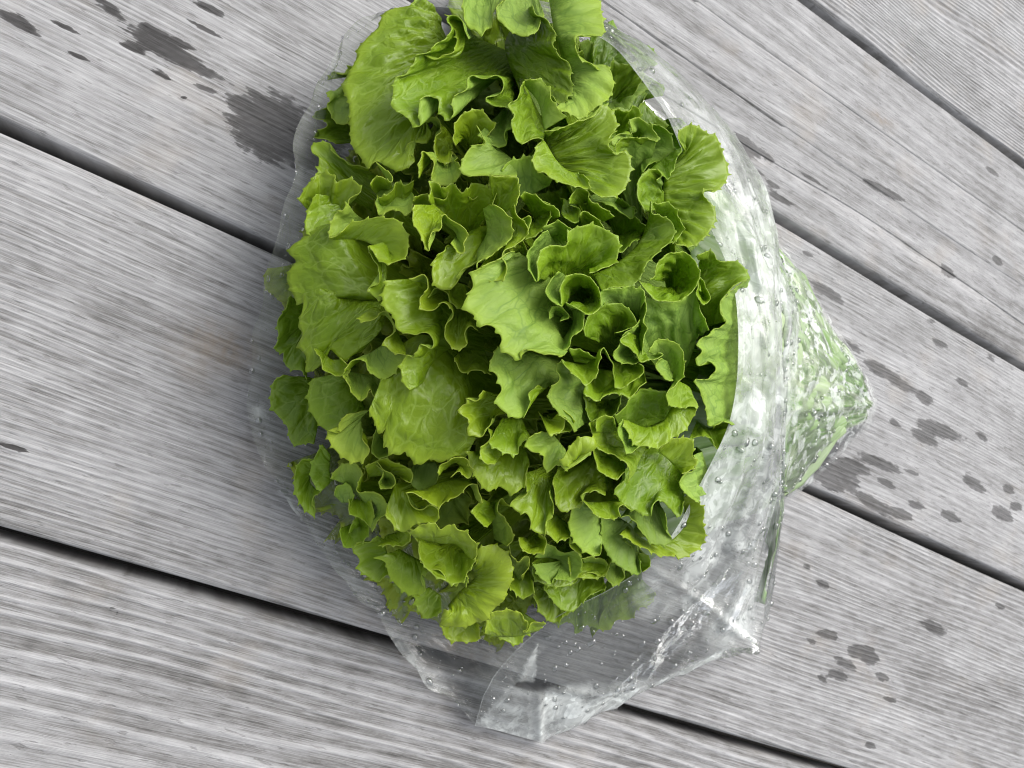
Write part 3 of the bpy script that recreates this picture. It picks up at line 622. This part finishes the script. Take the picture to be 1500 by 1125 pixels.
T('5', [(650,842),(590,880),(510,910),(550,980),(538,1020),(600,1070),(655,1095),(700,1060),(725,1070)], [(680,860),(720,1000)], -6, 8, tint=.35)
T('5', [(690,732),(760,812),(800,822),(870,770),(970,772),(982,700),(930,680),(905,692),(830,670),(808,606)], [(740,560),(830,640),(900,740)], 2, 11, tint=.6)
T('5', [(806,605),(850,612),(920,642),(980,692),(1030,640),(1090,620),(1190,568),(1222,620),(1215,670)], [(900,590),(1000,550),(1150,530)], 3, 11, tint=.8)
T('5', [(1222,640),(1175,712),(1212,770),(1252,797)], [(1270,660),(1300,740)], 0, 12, tint=.6)
T('5', [(1145,378),(1160,470),(1200,540),(1260,602),(1310,570),(1390,612),(1432,590),(1472,480)], [(1190,380),(1320,360),(1450,360)], 1, 12, tint=.6, bulge=3)
T('5', [(640,430),(680,472),(740,520),(742,560),(690,582),(650,550),(680,490),(640,450)], [(680,520),(710,540)], -3, 12, tint=.55)
T('5', [(580,460),(640,440),(720,430),(790,450),(835,500),(830,550),(800,540)], [(600,520),(760,500)], -4, 12, tint=.6)
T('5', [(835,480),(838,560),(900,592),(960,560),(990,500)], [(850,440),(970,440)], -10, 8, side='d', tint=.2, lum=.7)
T('5', [(985,512),(1000,460),(1085,403),(1130,420),(1168,480),(1147,527),(1095,490),(1050,522)], [(1020,480),(1070,440),(1130,450)], 3, 8, tint=.8)
T('5', [(818,825),(880,788),(960,780),(990,812),(1040,780),(1110,812),(1180,880),(1197,950),(1175,978)], [(850,850),(1000,885),(1080,890),(1150,960)], 8, 7, tint=.8, bulge=2)
T('5', [(850,845),(882,900),(885,962),(930,1020),(1000,1050),(1080,1107),(1142,1070),(1135,1130)], [(930,880),(1010,920),(1110,960)], 3, 16, tint=.6)
T('5', [(1230,45),(1190,95),(1130,83),(1140,120),(1103,165),(1140,210),(1145,265),(1200,297),(1257,255),(1280,200)], [(1290,60),(1310,180)], 4, 12, tint=.65)
T('5', [(1257,253),(1270,300),(1213,380),(1240,442),(1292,450)], [(1310,280),(1330,400)], 4, 10, tint=.7)
T('5', [(1290,280),(1270,330),(1310,370),(1360,392),(1422,397),(1430,340),(1460,318),(1500,330)], [(1330,200),(1440,200)], 2, 12, tint=.5)
T('5', [(640,260),(620,360),(650,420),(720,400),(700,330)], [(680,300),(720,350)], -3, 14, side='d', tint=.5)
T('5', [(740,720),(700,740),(780,790),(830,840),(790,900),(740,890),(650,900)], [(800,760),(760,820),(700,840)], -3, 10, tint=.6)
T('7', [(20,40),(60,60),(75,110),(110,150),(160,180),(207,165),(190,110),(230,90)], [(110,10),(200,60)], -2, 8, tint=.45, bulge=2)
T('7', [(186,-20),(195,60),(240,107),(310,137),(355,115),(387,45),(395,-10)], [(260,0),(350,20)], 3, 16, tint=.55)
T('7', [(390,50),(400,10),(450,-6),(512,30),(527,80),(515,150),(490,200),(450,240),(420,275),(340,292),(268,292),(275,230)], [(370,70),(390,110),(330,170),(290,220)], 3, 9, tint=.72, bulge=5)
T('7', [(262,285),(290,340),(345,350),(402,345),(402,285)], [(290,260),(390,270)], -4, 8, tint=.75)
T('7', [(425,320),(450,240),(500,235),(560,250),(582,300),(565,315),(610,282),(650,282)], [(450,330),(540,330),(620,310)], 1, 8, tint=.65)
T('7', [(410,310),(480,335),(545,362),(575,325),(640,290)], [(450,240),(560,240)], -6, 9, tint=.5)
T('7', [(165,175),(180,230),(210,265),(268,242)], [(220,150),(265,180)], -7, 8, tint=.5)
T('7', [(515,150),(560,190),(600,172),(602,130)], [(520,100),(590,90)], -4, 10, tint=.55)
T('7', [(600,60),(610,120),(690,150),(760,130),(780,60)], [(640,20),(760,20)], -6, 12, tint=.35)
T('7', [(640,150),(680,210),(740,240),(800,190),(870,150)], [(660,100),(850,90)], -8, 12, tint=.45, lum=.9)
T('7', [(600,150),(620,230),(680,280),(740,240)], [(640,140),(720,170)], -12, 10, tint=.45, lum=.9)
T('7', [(660,235),(690,290),(740,275),(765,320),(800,290),(840,300),(850,250),(880,215)], [(680,150),(780,130),(860,120)], -14, 14, tint=.35, lum=1.1, ruf=2.2)
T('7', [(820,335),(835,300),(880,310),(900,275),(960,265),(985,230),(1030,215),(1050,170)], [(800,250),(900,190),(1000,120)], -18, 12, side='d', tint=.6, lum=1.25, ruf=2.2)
T('7', [(730,40),(740,100),(800,120),(870,100),(900,30)], [(760,0),(880,0)], -4, 14, tint=.55)

# --- the inner blades that fill the head below: short frilled strips round the heart
def inner_leaf(px, py, off, ang, wpx, lpx, rng, side=None, lum=.9, tint=None):
    n = 9
    a = np.linspace(-1.25, 1.25, n) + rng.normal(0, .1, n)
    r = 1 + .16 * np.sin(np.arange(n) * rng.uniform(1.6, 2.6) + rng.uniform(0, 6)) + rng.normal(0, .06, n)
    x, y = np.cos(a) * r * lpx, np.sin(a) * r * wpx
    c, s = math.cos(ang), math.sin(ang)
    pts = np.stack([px + c * x - s * y, py + s * x + c * y], 1)
    bx = np.array([[px - c * lpx * .7 - s * k * wpx * .3, py - s * lpx * .7 + c * k * wpx * .3] for k in (-1, 0, 1)])
    traced('0', [tuple(p) for p in pts], [tuple(p) for p in bx], off, rng.uniform(14, 26), side or ('u' if rng.random() < .75 else 'd'), tint, lum, ruf=1.8, nv=11)
rf = np.random.default_rng(5)
k = 0
while k < 190:
    x, y = rf.uniform(440, 1060), rf.uniform(10, 890)
    if ((x - 745) / 285) ** 2 + ((y - 450) / 430) ** 2 > 1: continue
    ang = math.atan2(y - 500, x - 790) + rf.normal(0, .8)
    inner_leaf(x, y, rf.uniform(-52, -32) if k < 90 else rf.uniform(-78, -55), ang, *((rf.uniform(30, 60), rf.uniform(25, 50)) if k < 110 else (rf.uniform(60, 95), rf.uniform(50, 80))), rf)
    k += 1
# ------------------------------------------------------------------ pale ribs and scraps of leaf low in the bag
def rib_mat():
    t = NT('pale_leaf_rib')
    uv = t.n('ShaderNodeUVMap', {'uv_map': 'UVMap'}).outputs[0]
    oi = t.n('ShaderNodeObjectInfo')
    sc = t.n('ShaderNodeSeparateColor', None, i0=oi.outputs['Color'])
    f = t.noise(t.map(uv, (40, 320, 1)), 1.0, 3.0)
    c = t.mix(sc.outputs[0], (.56, .68, .40), (.13, .31, .02))
    c = t.mix(t.math('MULTIPLY', t.ramp(f, [(.4, 0.0), (.7, 1.0)]), .5), c, (.72, .78, .66))
    b = t.n('ShaderNodeBsdfPrincipled', None, Base_Color=c, Roughness=.4)
    tr = t.n('ShaderNodeBsdfTranslucent', None, Color=c)
    return t.out(t.n('ShaderNodeMixShader', None, i0=.3, i1=b.outputs[0], i2=tr.outputs[0]))
RIB = rib_mat()
def blade(pts, wid, green, rng, fold=.004):
    """a long leaf base: a centre line of (px, py, h) points and a half width in metres"""
    c = spline(np.array([unproj(*p) for p in pts]), n=30)
    tg = np.gradient(c, axis=0); tg /= np.linalg.norm(tg, axis=1, keepdims=True)
    sd = np.cross(tg, [0, 0, 1.0]); sd /= np.linalg.norm(sd, axis=1, keepdims=True)
    q = np.linspace(-1, 1, 11)
    wv = noise2(rng, 6, 20, 80)
    wd = np.interp(np.linspace(0, 1, 30), [0, .5, 1], wid)[:, None] * (1 + .15 * sines(rng, 3, 2, 7)(np.linspace(0, 1, 30))[:, None])
    P = c[:, None] + sd[:, None] * (q[None] * wd)[..., None]
    P[..., 2] += fold * (q[None] ** 2) * -1 + .0016 * wv(P[..., 0], P[..., 1])
    P[..., 2] = np.maximum(P[..., 2], .004)
    U = np.stack(np.broadcast_arrays(np.linspace(0, .1, 30)[:, None], q[None] * .01), -1)
    me = grid_mesh('leaf_rib', P - np.array(lettuce.location), U)
    o = link('leaf_rib', me, lettuce, [RIB]); o.color = (green, 1, 0, 1)
    s = o.modifiers.new('thickness', 'SOLIDIFY'); s.thickness = .0011; s.offset = 0
    return o
rb = np.random.default_rng(21)
for i in range(17):
    f = i / 16
    yt = 180 + f * 650
    xt = 1085 - 260 * abs(f - .42) ** 1.5 * 1.6
    hh = .070 - .05 * abs(2 * f - 1) ** 2
    blade([(xt - 60, yt + 6, hh), (xt + 20 + (1150 - xt) * .3, yt * .75 + 590 * .25, hh * .93), (1165, yt * .45 + 590 * .55, hh * .62 + .004), (1235, yt * .14 + 590 * .86, .024)],
          (.013, .011, .006), rb.uniform(.15, .8), rb)
# ------------------------------------------------------------------ the clear plastic bag
bag = empty('plastic_bag', tuple(unproj(1000, 700, 0.0)))
bag['label'] = 'crumpled clear plastic produce bag beaded with water, open round the lettuce'
bag['category'] = 'plastic bag'
def film_mat():
    t = NT('clear_film')
    geo = t.n('ShaderNodeNewGeometry')
    tc = t.n('ShaderNodeTexCoord').outputs['Object']
    uv = t.n('ShaderNodeUVMap', {'uv_map': 'UVMap'}).outputs[0]
    mist_glare = t.n('ShaderNodeAttribute', {'attribute_name': 'mist_glare'}).outputs['Fac']  # whiteness of the film: condensation plus painted-in reflections and highlights
    cr = t.n('ShaderNodeTexVoronoi', {'feature': 'DISTANCE_TO_EDGE'}, Vector=t.n('ShaderNodeVectorMath', {'operation': 'MULTIPLY_ADD'}, i0=t.n('ShaderNodeTexNoise', None, Vector=tc, Scale=60.0).outputs['Color'], i1=(.02, .02, .02), i2=tc).outputs[0], Scale=48.0).outputs[0]
    fold = t.noise(t.map(uv, (9, 34, 1)), 1.0, 4.0, .55, .8)
    fine = t.noise(tc, 240.0, 3.0, .6)
    h = t.math('ADD', t.math('MULTIPLY', t.ramp(cr, [(0, 1.0), (.12, 0.0)], 'EASE'), .16), t.math('ADD', t.math('MULTIPLY', fold, 1.6), t.math('MULTIPLY', fine, .12)))
    def creases(scale, k, loc):
        n = t.noise(t.map(uv, scale, loc), 1.0, 2.0, .5, .5)
        return t.math('POWER', t.math('SUBTRACT', 1.0, t.math('ABSOLUTE', t.math('MULTIPLY_ADD', n, 2.0, -1.0)), clamp=True), k)
    h = t.math('ADD', h, t.math('ADD', t.math('MULTIPLY', creases((6, 20, 1), 14.0, (0, 0, 0)), .45), t.math('ADD', t.math('MULTIPLY', creases((15, 11, 1), 18.0, (3, 7, 0)), .3), t.math('MULTIPLY', creases((34, 44, 1), 12.0, (8, 1, 0)), .10))))
    bump = t.n('ShaderNodeBump', None, Strength=t.math('MULTIPLY_ADD', t.n('ShaderNodeAttribute', {'attribute_name': 'contact'}).outputs['Fac'], -.38, .52), Distance=.0014, Height=h)
    gl = t.n('ShaderNodeBsdfGlossy', None, Color=(1, 1, 1, 1), Roughness=.20, Normal=bump.outputs[0])
    tr = t.n('ShaderNodeBsdfTransparent', None, Color=(.99, .995, .99, 1))
    fr = t.n('ShaderNodeFresnel', None, IOR=1.5, Normal=bump.outputs[0]).outputs[0]
    fr = t.math('MULTIPLY_ADD', fr, .85, .005, clamp=True)
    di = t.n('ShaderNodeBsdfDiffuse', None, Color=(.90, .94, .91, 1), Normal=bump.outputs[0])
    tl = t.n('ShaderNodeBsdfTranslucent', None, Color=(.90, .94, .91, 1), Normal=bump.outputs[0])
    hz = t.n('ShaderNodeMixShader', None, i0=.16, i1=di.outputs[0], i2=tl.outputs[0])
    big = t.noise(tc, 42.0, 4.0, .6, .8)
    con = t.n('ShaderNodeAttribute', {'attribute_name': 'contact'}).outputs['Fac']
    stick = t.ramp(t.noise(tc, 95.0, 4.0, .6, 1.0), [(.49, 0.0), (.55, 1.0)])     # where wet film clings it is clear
    m = t.math('MULTIPLY', mist_glare, t.ramp(big, [(.36, .3), (.60, 1.0)]))
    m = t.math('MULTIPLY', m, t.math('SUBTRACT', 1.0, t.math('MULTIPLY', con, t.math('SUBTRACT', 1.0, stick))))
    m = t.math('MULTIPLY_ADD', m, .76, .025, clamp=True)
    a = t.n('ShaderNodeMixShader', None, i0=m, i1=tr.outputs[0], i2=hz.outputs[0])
    b = t.n('ShaderNodeMixShader', None, i0=fr, i1=a.outputs[0], i2=gl.outputs[0])
    return t.out(b)
FILM = film_mat()

def patch(rows, nu, nv):
    """a smooth sheet through rows of (px, py, h) points"""
    R = np.array([spline(np.array([unproj(*p) for p in r]), n=nu) for r in rows])      # rows, nu, 3
    return np.stack([spline(R[:, i], n=nv) for i in range(nu)], 0)                     # nu, nv, 3
UPPER = [
 [(600,5,.050),(740,25,.062),(879,57,.074),(953,136,.082),(993,205,.086),(1035,320,.090),(1074,425,.092),(1074,595,.090),(1030,700,.083),(953,821,.068),(796,916,.044),(716,1000,.026),(696,1063,.010)],
 [(640,-5,.040),(780,12,.054),(905,66,.064),(982,140,.072),(1030,215,.078),(1075,320,.083),(1104,440,.087),(1104,600,.084),(1066,720,.074),(990,850,.056),(858,950,.034),(764,1030,.020),(730,1070,.009)],
 [(700,-8,.024),(830,20,.036),(935,72,.046),(1022,145,.054),(1078,225,.060),(1118,320,.066),(1135,450,.072),(1136,610,.069),(1118,740,.058),(1065,870,.042),(950,980,.026),(845,1050,.016),(793,1086,.006)],
 [(760,10,.008),(862,32,.012),(950,84,.020),(1044,160,.028),(1098,240,.036),(1134,325,.046),(1142,460,.056),(1142,610,.054),(1138,740,.044),(1124,860,.030),(1110,940,.017),(1108,953,.014),(1094,950,.013),(960,1006,.008),(800,1084,.004)],
 [(900,120,.005),(980,180,.006),(1060,250,.010),(1110,310,.020),(1138,375,.036),(1150,440,.050),(1155,510,.057),(1155,600,.056),(1152,670,.046),(1148,715,.034),(1132,760,.016),(1080,830,.006),(1000,900,.004)],
 [(1150,362,.004),(1160,380,.009),(1170,405,.020),(1176,440,.030),(1180,475,.038),(1183,520,.043),(1184,575,.044),(1183,620,.041),(1180,655,.034),(1176,685,.025),(1170,708,.015),(1164,722,.008),(1156,735,.004)],
 [(1200,440,.004),(1206,452,.008),(1212,468,.015),(1217,490,.021),(1221,515,.026),(1224,545,.030),(1225,580,.031),(1225,610,.029),(1223,635,.025),(1220,655,.018),(1216,672,.012),(1211,684,.008),(1204,694,.004)],
 [(1262,540,.004),(1266,546,.006),(1269,553,.009),(1272,562,.011),(1274,572,.013),(1275,582,.014),(1275,592,.014),(1275,602,.013),(1274,611,.012),(1272,619,.010),(1269,626,.008),(1265,632,.006),(1260,637,.004)],
 [(1280,568,.003),(1281,572,.004),(1282,576,.006),(1283,580,.007),(1284,584,.008),(1284,588,.008),(1284,592,.008),(1284,597,.008),(1283,602,.007),(1282,608,.006),(1280,614,.005),(1278,620,.004),(1275,626,.003)]]
RIMB = [(600,5,.050),(545,20,.052),(500,58,.052),(470,105,.052),(448,165,.052),(438,215,.051),(424,290,.049),(400,350,.045),(386,420,.040),(375,490,.032),(368,570,.022),(374,630,.016),(400,695,.012),(440,765,.010),(510,858,.008),(572,932,.007),(632,1008,.007),(696,1063,.010)]
def toward(r, f, h, q=(1140, 590)):
    return [(x + (q[0] - x) * f, y + (q[1] - y) * f, min(h, hh)) for x, y, hh in r]
LOWER = [RIMB, [(x + (1140 - x) * .05, y + (590 - y) * .035, hh * .62 + .001) for x, y, hh in RIMB], toward(RIMB, .14, .008), toward(RIMB, .25, .0030), toward(RIMB, .5, .0026), toward(RIMB, .8, .0026), toward(RIMB, .97, .003, (1270, 595))]
rw = np.random.default_rng(77)
def to_px(P):
    d = P - CAM; z = d @ AF
    return 750 + F * (d @ RIGHT) / z, 562.5 - F * (d @ UP) / z
def blobs(P, lst):
    x, y = to_px(P); m = np.zeros(x.shape)
    for (cx, cy, rx, ry, a, s_) in lst:
        c, q = math.cos(a), math.sin(a)
        X = ((x - cx) * c + (y - cy) * q) / rx; Y = (-(x - cx) * q + (y - cy) * c) / ry
        m = np.maximum(m, s_ * np.clip(1.6 - 1.0 * (X * X + Y * Y), 0, 1))
    return m
CREASES = [([(957, 832), (1040, 890), (1108, 953)], 6, .0022), ([(992, 924), (940, 970), (896, 1012)], 6, .0016), ([(788, 1010), (791, 1084)], 5, .002), ([(760, 998), (784, 940)], 5, .002),
    ([(700, 1040), (716, 1000)], 5, .001), ([(1090, 330), (1118, 480), (1112, 640), (1070, 800)], 8, .003), ([(1125, 380), (1130, 520), (1122, 700)], 6, .0025), ([(1040, 250), (1090, 340), (1105, 420)], 6, .002),
    ([(960, 130), (1010, 220), (1060, 300)], 5, .0016), ([(1165, 400), (1190, 520), (1200, 600)], 6, .0016), ([(1095, 560), (1080, 700), (1020, 840)], 6, .0025), ([(1090, 860), (1060, 920)], 7, .0025), ([(800, 1008), (880, 1018), (930, 1000)], 5, .0016),
    ([(1155, 600), (1210, 600), (1275, 592)], 6, .0015), ([(1230, 480), (1262, 560)], 5, .001), ([(870, 930), (960, 900), (1040, 820)], 6, .0018)]
def crease(P):
    x, y = to_px(P); N = np.cross(np.gradient(P, axis=0), np.gradient(P, axis=1)); N /= np.linalg.norm(N, axis=-1, keepdims=True) + 1e-12
    N[N[..., 2] < 0] *= -1
    d = np.zeros(x.shape)
    for pts, wd, a in CREASES:
        best = np.full(x.shape, 1e9)
        for (x0, y0), (x1, y1) in zip(pts[:-1], pts[1:]):
            L2 = (x1 - x0) ** 2 + (y1 - y0) ** 2
            t_ = np.clip(((x - x0) * (x1 - x0) + (y - y0) * (y1 - y0)) / L2, 0, 1)
            best = np.minimum(best, np.hypot(x - x0 - t_ * (x1 - x0), y - y0 - t_ * (y1 - y0)))
        d += a * np.clip(1 - best / (wd * 1.6), 0, 1)
    return P + N * d[..., None]
def wrinkle(P, amp, free, floor):
    nu, nv = P.shape[:2]
    N = np.cross(np.gradient(P, axis=0), np.gradient(P, axis=1)); N /= np.linalg.norm(N, axis=-1, keepdims=True) + 1e-12
    N[N[..., 2] < 0] *= -1
    u = np.linspace(0, 1, nu)[:, None] * np.ones(nv); v = np.ones(nu)[:, None] * np.linspace(0, 1, nv)
    d = np.zeros((nu, nv))
    for (fu, fv, a, pwr) in ((2.2, 4, .75, 1), (3, 10, .5, 1), (7, 17, .24, 1), (13, 6, .16, 1), (12, 40, .07, 1)):
        n = noise2(rw, 7, .6, 1.3)
        d += a * (1 - 2.0 * np.abs(n(u * fu, v * fv)) / 1.2)          # sharp ridges, soft valleys
    P = P + N * (d * amp * free)[..., None]
    P[..., 2] = np.maximum(P[..., 2], floor)
    return P
nu, nv = 420, 240
PU = patch(UPPER, nu, nv)
uu = np.linspace(0, 1, nu)[:, None] * np.ones(nv); vv = np.ones(nu)[:, None] * np.linspace(0, 1, nv)
free = (1 - .55 * np.clip((vv - .5) / .15, 0, 1)) * np.clip(vv / .05, .25, 1) * np.clip((1 - vv) / .1, .1, 1) * np.clip(np.minimum(uu, 1 - uu) / .05, .1, 1)
PU = wrinkle(PU, .0022, free, .0022)
PU = crease(PU)
BL = np.array(bag.location)
UV = np.stack([uu, vv], -1)
me = grid_mesh('film', PU - BL, UV)
mist_glare = blobs(PU, [(1110, 480, 60, 230, 0, .95), (1060, 740, 70, 130, .35, .9), (1200, 560, 80, 150, .2, .85), (990, 860, 60, 40, -.5, .55), (815, 1050, 110, 36, -.25, .8), (870, 1020, 90, 14, -.2, .6), (1085, 900, 22, 60, .35, .75), (1010, 985, 60, 10, -.45, .6),  # condensation, and at the tip reflected sky painted as white haze
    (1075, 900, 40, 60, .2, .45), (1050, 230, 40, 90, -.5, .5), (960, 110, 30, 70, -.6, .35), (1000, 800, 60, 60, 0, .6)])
def inside(P, poly):
    x, y = to_px(P); c = np.zeros(x.shape, bool)
    for (x0, y0), (x1, y1) in zip(poly, poly[1:] + poly[:1]):
        c ^= ((y0 > y) != (y1 > y)) & (x < (x1 - x0) * (y - y0) / (y1 - y0 + 1e-9) + x0)
    return c
for poly, a in (([(790, 1090), (800, 1012), (860, 1020), (930, 1012), (900, 1050)], 1.15), ([(757, 998), (788, 942), (783, 1000)], .5), ([(1112, 840), (1098, 905), (1070, 938), (1085, 880)], 1.0), ([(915, 1045), (1050, 968), (1068, 948), (960, 1000), (925, 1010)], 1.0), ([(700, 1060), (745, 1005), (790, 1012), (786, 1085)], .7)):  # bright folded facets: sky reflections painted into the film's whiteness
    mist_glare = np.where(inside(PU, poly), np.maximum(mist_glare, a), mist_glare)
con = np.clip((vv - .50) / .06, .35, 1)
at = me.attributes.new('contact', 'FLOAT', 'POINT'); at.data.foreach_set('value', con.astype(np.float32).ravel())
at = me.attributes.new('mist_glare', 'FLOAT', 'POINT'); at.data.foreach_set('value', mist_glare.astype(np.float32).ravel())
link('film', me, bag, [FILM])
# leaves pressed against the film low in the bag
def pressed_mat():
    t = NT('pressed_leaf')
    uv = t.n('ShaderNodeUVMap', {'uv_map': 'UVMap'}).outputs[0]
    oi = t.n('ShaderNodeObjectInfo'); sc = t.n('ShaderNodeSeparateColor', None, i0=oi.outputs['Color'])
    n = t.noise(t.map(uv, (26, 7, 1)), 1.0, 4.0, .6, 1.0)
    n2 = t.noise(t.map(uv, (60, 30, 1)), 1.0, 3.0, .6, .5)
    m = t.ramp(t.math('ADD', t.math('MULTIPLY_ADD', n2, .35, -.17), t.math('ADD', n, t.math('MULTIPLY_ADD', sc.outputs[0], .3, -.15))), [(.36, 0.0), (.43, .55), (.52, 1.0)])
    c = t.mix(m, (.62, .71, .49), (.11, .30, .015))
    c = t.mix(t.math('MULTIPLY', n2, .35), c, (.36, .52, .16))
    b = t.n('ShaderNodeBsdfPrincipled', None, Base_Color=c, Roughness=.45)
    tr = t.n('ShaderNodeBsdfTranslucent', None, Color=c)
    return t.out(t.n('ShaderNodeMixShader', None, i0=.25, i1=b.outputs[0], i2=tr.outputs[0]))
PRESS = pressed_mat()
NP = np.cross(np.gradient(PU, axis=0), np.gradient(PU, axis=1)); NP /= np.linalg.norm(NP, axis=-1, keepdims=True) + 1e-12; NP[NP[..., 2] < 0] *= -1
for i in range(10):
    c0 = int(nu * (.10 + .07 * i)); hw = int(nu * .062)
    i0, i1 = max(c0 - hw, 8), min(c0 + hw, nu - 8); j0, j1 = int(nv * (.47 + .05 * rw.random())), int(nv * (.985 - .03 * rw.random()))
    ii = np.arange(i0, i1, 2); jj = np.arange(j0, j1, 2)
    u_ = np.linspace(-1, 1, len(ii))[:, None]; v_ = np.linspace(0, 1, len(jj))[None]
    W = noise2(rw, 6, 2, 6)
    dep = .0012 + .0009 * (i % 3) + .0012 * (1 + W(u_ * .5, v_)) * .5 + .002 * np.abs(u_) ** 3
    Q = PU[np.ix_(ii, jj)] - NP[np.ix_(ii, jj)] * dep[..., None]
    Q[..., 2] = np.maximum(Q[..., 2], .0035 + .0002 * i)
    k_ = np.clip(1 + .25 * sines(rw, 4, 1, 5)(v_), .6, 1.3)
    mid = Q[len(ii) // 2:len(ii) // 2 + 1]
    UVp = np.stack(np.broadcast_arrays(u_ * .08 + i * 1.7, v_ * .3 + i * .9), -1)
    o = link('leaf', grid_mesh('leaf', Q - np.array(lettuce.location), UVp), lettuce, [PRESS]); o.color = (float(rw.random()), 1, 0, 1)
    so_ = o.modifiers.new('thickness', 'SOLIDIFY'); so_.thickness = .0005; so_.offset = 0
nu2, nv2 = 300, 110
PL = patch(LOWER, nu2, nv2)
u2 = np.linspace(0, 1, nu2)[:, None] * np.ones(nv2); v2 = np.ones(nu2)[:, None] * np.linspace(0, 1, nv2)
PL[..., :2] += (.0016 * np.stack([noise2(rw, 6, 6, 26)(u2, v2 * 2), noise2(rw, 6, 6, 26)(u2, v2 * 2)], -1)) * np.clip(1 - v2 / .3, 0, 1)[..., None]
PL = wrinkle(PL, .0016, np.clip(v2 / .04, .7, 1) * np.clip((1 - v2) / .1, .1, 1), .0012)
me = grid_mesh('film', PL - BL, np.stack([u2, v2], -1))
at = me.attributes.new('mist_glare', 'FLOAT', 'POINT'); at.data.foreach_set('value', np.maximum(blobs(PL, [(410, 330, 30, 190, .12, .26), (480, 120, 40, 90, .5, .28), (374, 606, 7, 13, 0, .7), (428, 748, 6, 22, -.5, .6), (455, 800, 6, 36, -.55, .55), (480, 845, 30, 8, .2, .4),  # faint haze by the lip; the small strong wisps are painted highlights
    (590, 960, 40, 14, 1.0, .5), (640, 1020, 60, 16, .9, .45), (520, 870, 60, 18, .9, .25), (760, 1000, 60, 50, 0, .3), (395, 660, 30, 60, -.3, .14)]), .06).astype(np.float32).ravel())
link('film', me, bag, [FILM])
# the slightly thicker cut edge of the mouth
def tube(path, rad, nm, parent, mats, loc):
    c = spline(path, step=.0012); n = len(c)
    tg = np.gradient(c, axis=0); tg /= np.linalg.norm(tg, axis=1, keepdims=True)
    a = np.cross(tg, [.2, .1, 1.0]); a /= np.linalg.norm(a, axis=1, keepdims=True); b = np.cross(tg, a)
    th = np.linspace(0, 2 * math.pi, 7)
    P = c[:, None] + rad * (np.cos(th)[None, :, None] * a[:, None] + np.sin(th)[None, :, None] * b[:, None])
    return link(nm, grid_mesh(nm, P - loc), parent, mats)
te = NT('film_edge')
EDGE = te.out(te.n('ShaderNodeMixShader', None, i0=.3, i1=te.n('ShaderNodeBsdfTransparent').outputs[0],
    i2=te.n('ShaderNodeBsdfPrincipled', None, Base_Color=(.8, .84, .82, 1), Roughness=.12).outputs[0]))
tube(PU[:, 0], .00013, 'mouth_edge', bag, [EDGE], BL)

# water beads on the film: nobody could count them
def beads(n):
    V, Fc = [], []
    base = []
    for i, (r, z) in enumerate(((0, 1.0), (.5, .9), (.85, .62), (1.0, .05))):
        base.append((r, z))
    def put(p, nrm, rad, el):
        nrm = nrm / np.linalg.norm(nrm)
        a = np.cross(nrm, [.3, .9, .2]); a /= np.linalg.norm(a); b = np.cross(nrm, a)
        q = rw.uniform(0, 6.283); a, b = a * math.cos(q) + b * math.sin(q), b * math.cos(q) - a * math.sin(q)
        o = len(V); S = 10
        V.append(p + nrm * rad * .85)
        for (r, z) in base[1:]:
            for k in range(S):
                t_ = 2 * math.pi * k / S
                V.append(p + (a * math.cos(t_) * el + b * math.sin(t_)) * r * rad + nrm * z * rad * .85)
        for k in range(S): Fc.append((o, o + 1 + k, o + 1 + (k + 1) % S))
        for j in range(2):
            for k in range(S):
                x0 = o + 1 + j * S + k; x1 = o + 1 + j * S + (k + 1) % S
                Fc.append((x0, x0 + S, x1 + S, x1))
    cl = noise2(rw, 6, .4, 1.1)
    NU = np.cross(np.gradient(PU, axis=0), np.gradient(PU, axis=1)); NU[NU[..., 2] < 0] *= -1
    NL = np.cross(np.gradient(PL, axis=0), np.gradient(PL, axis=1)); NL[NL[..., 2] < 0] *= -1
    for k in range(n):
        if rw.random() < .76:
            i, j = rw.integers(8, nu - 4), int(rw.beta(1.1, 1.5) * (nv * .92)) + 1
            if (uu[i, 0] < .25 and rw.random() < .5): continue
            if cl(uu[i, 0] * 14, vv[0, j] * 9) < rw.normal(0, .5): continue
            P, N = PU, NU
        else:
            i, j = rw.integers(4, nu2 - 2), int(1 + rw.random() ** 1.3 * nv2 * .42); P, N = PL, NL
        rad = .0004 + .0015 * rw.random() ** 3.2
        put(P[i, j], N[i, j], rad, rw.uniform(1, 1.0 + 1.1 * rw.random()))
    for k in range(420):                       # along the left lip and on the loose lower flap
        if k < 230: i, j, P, N = rw.integers(4, nu2 - 2), int(rw.random() ** 1.6 * 14), PL, NL
        else: i, j, P, N = int(nu * rw.uniform(.70, .985)), int(nv * rw.random() ** 1.2 * .38), PU, NU
        put(P[i, j], N[i, j], .00038 + .0012 * rw.random() ** 3.5, rw.uniform(1, 1.0 + 1.3 * rw.random()))
    me = bpy.data.meshes.new('water_beads'); me.from_pydata([tuple(v - BL) for v in V], [], Fc)
    me.polygons.foreach_set('use_smooth', np.ones(len(me.polygons), bool)); me.update()
    tw = NT('water')
    g = tw.n('ShaderNodeBsdfGlossy', None, Roughness=.04)
    tr = tw.n('ShaderNodeBsdfTransparent', None, Color=(.93, .95, .94, 1))
    fr = tw.math('MULTIPLY_ADD', tw.n('ShaderNodeFresnel', None, IOR=1.55).outputs[0], 1.9, .06, clamp=True)
    o = link('water_beads', me, bag, [tw.out(tw.n('ShaderNodeMixShader', None, i0=fr, i1=tr.outputs[0], i2=g.outputs[0]))])
    o['kind'] = 'stuff'
beads(2200)
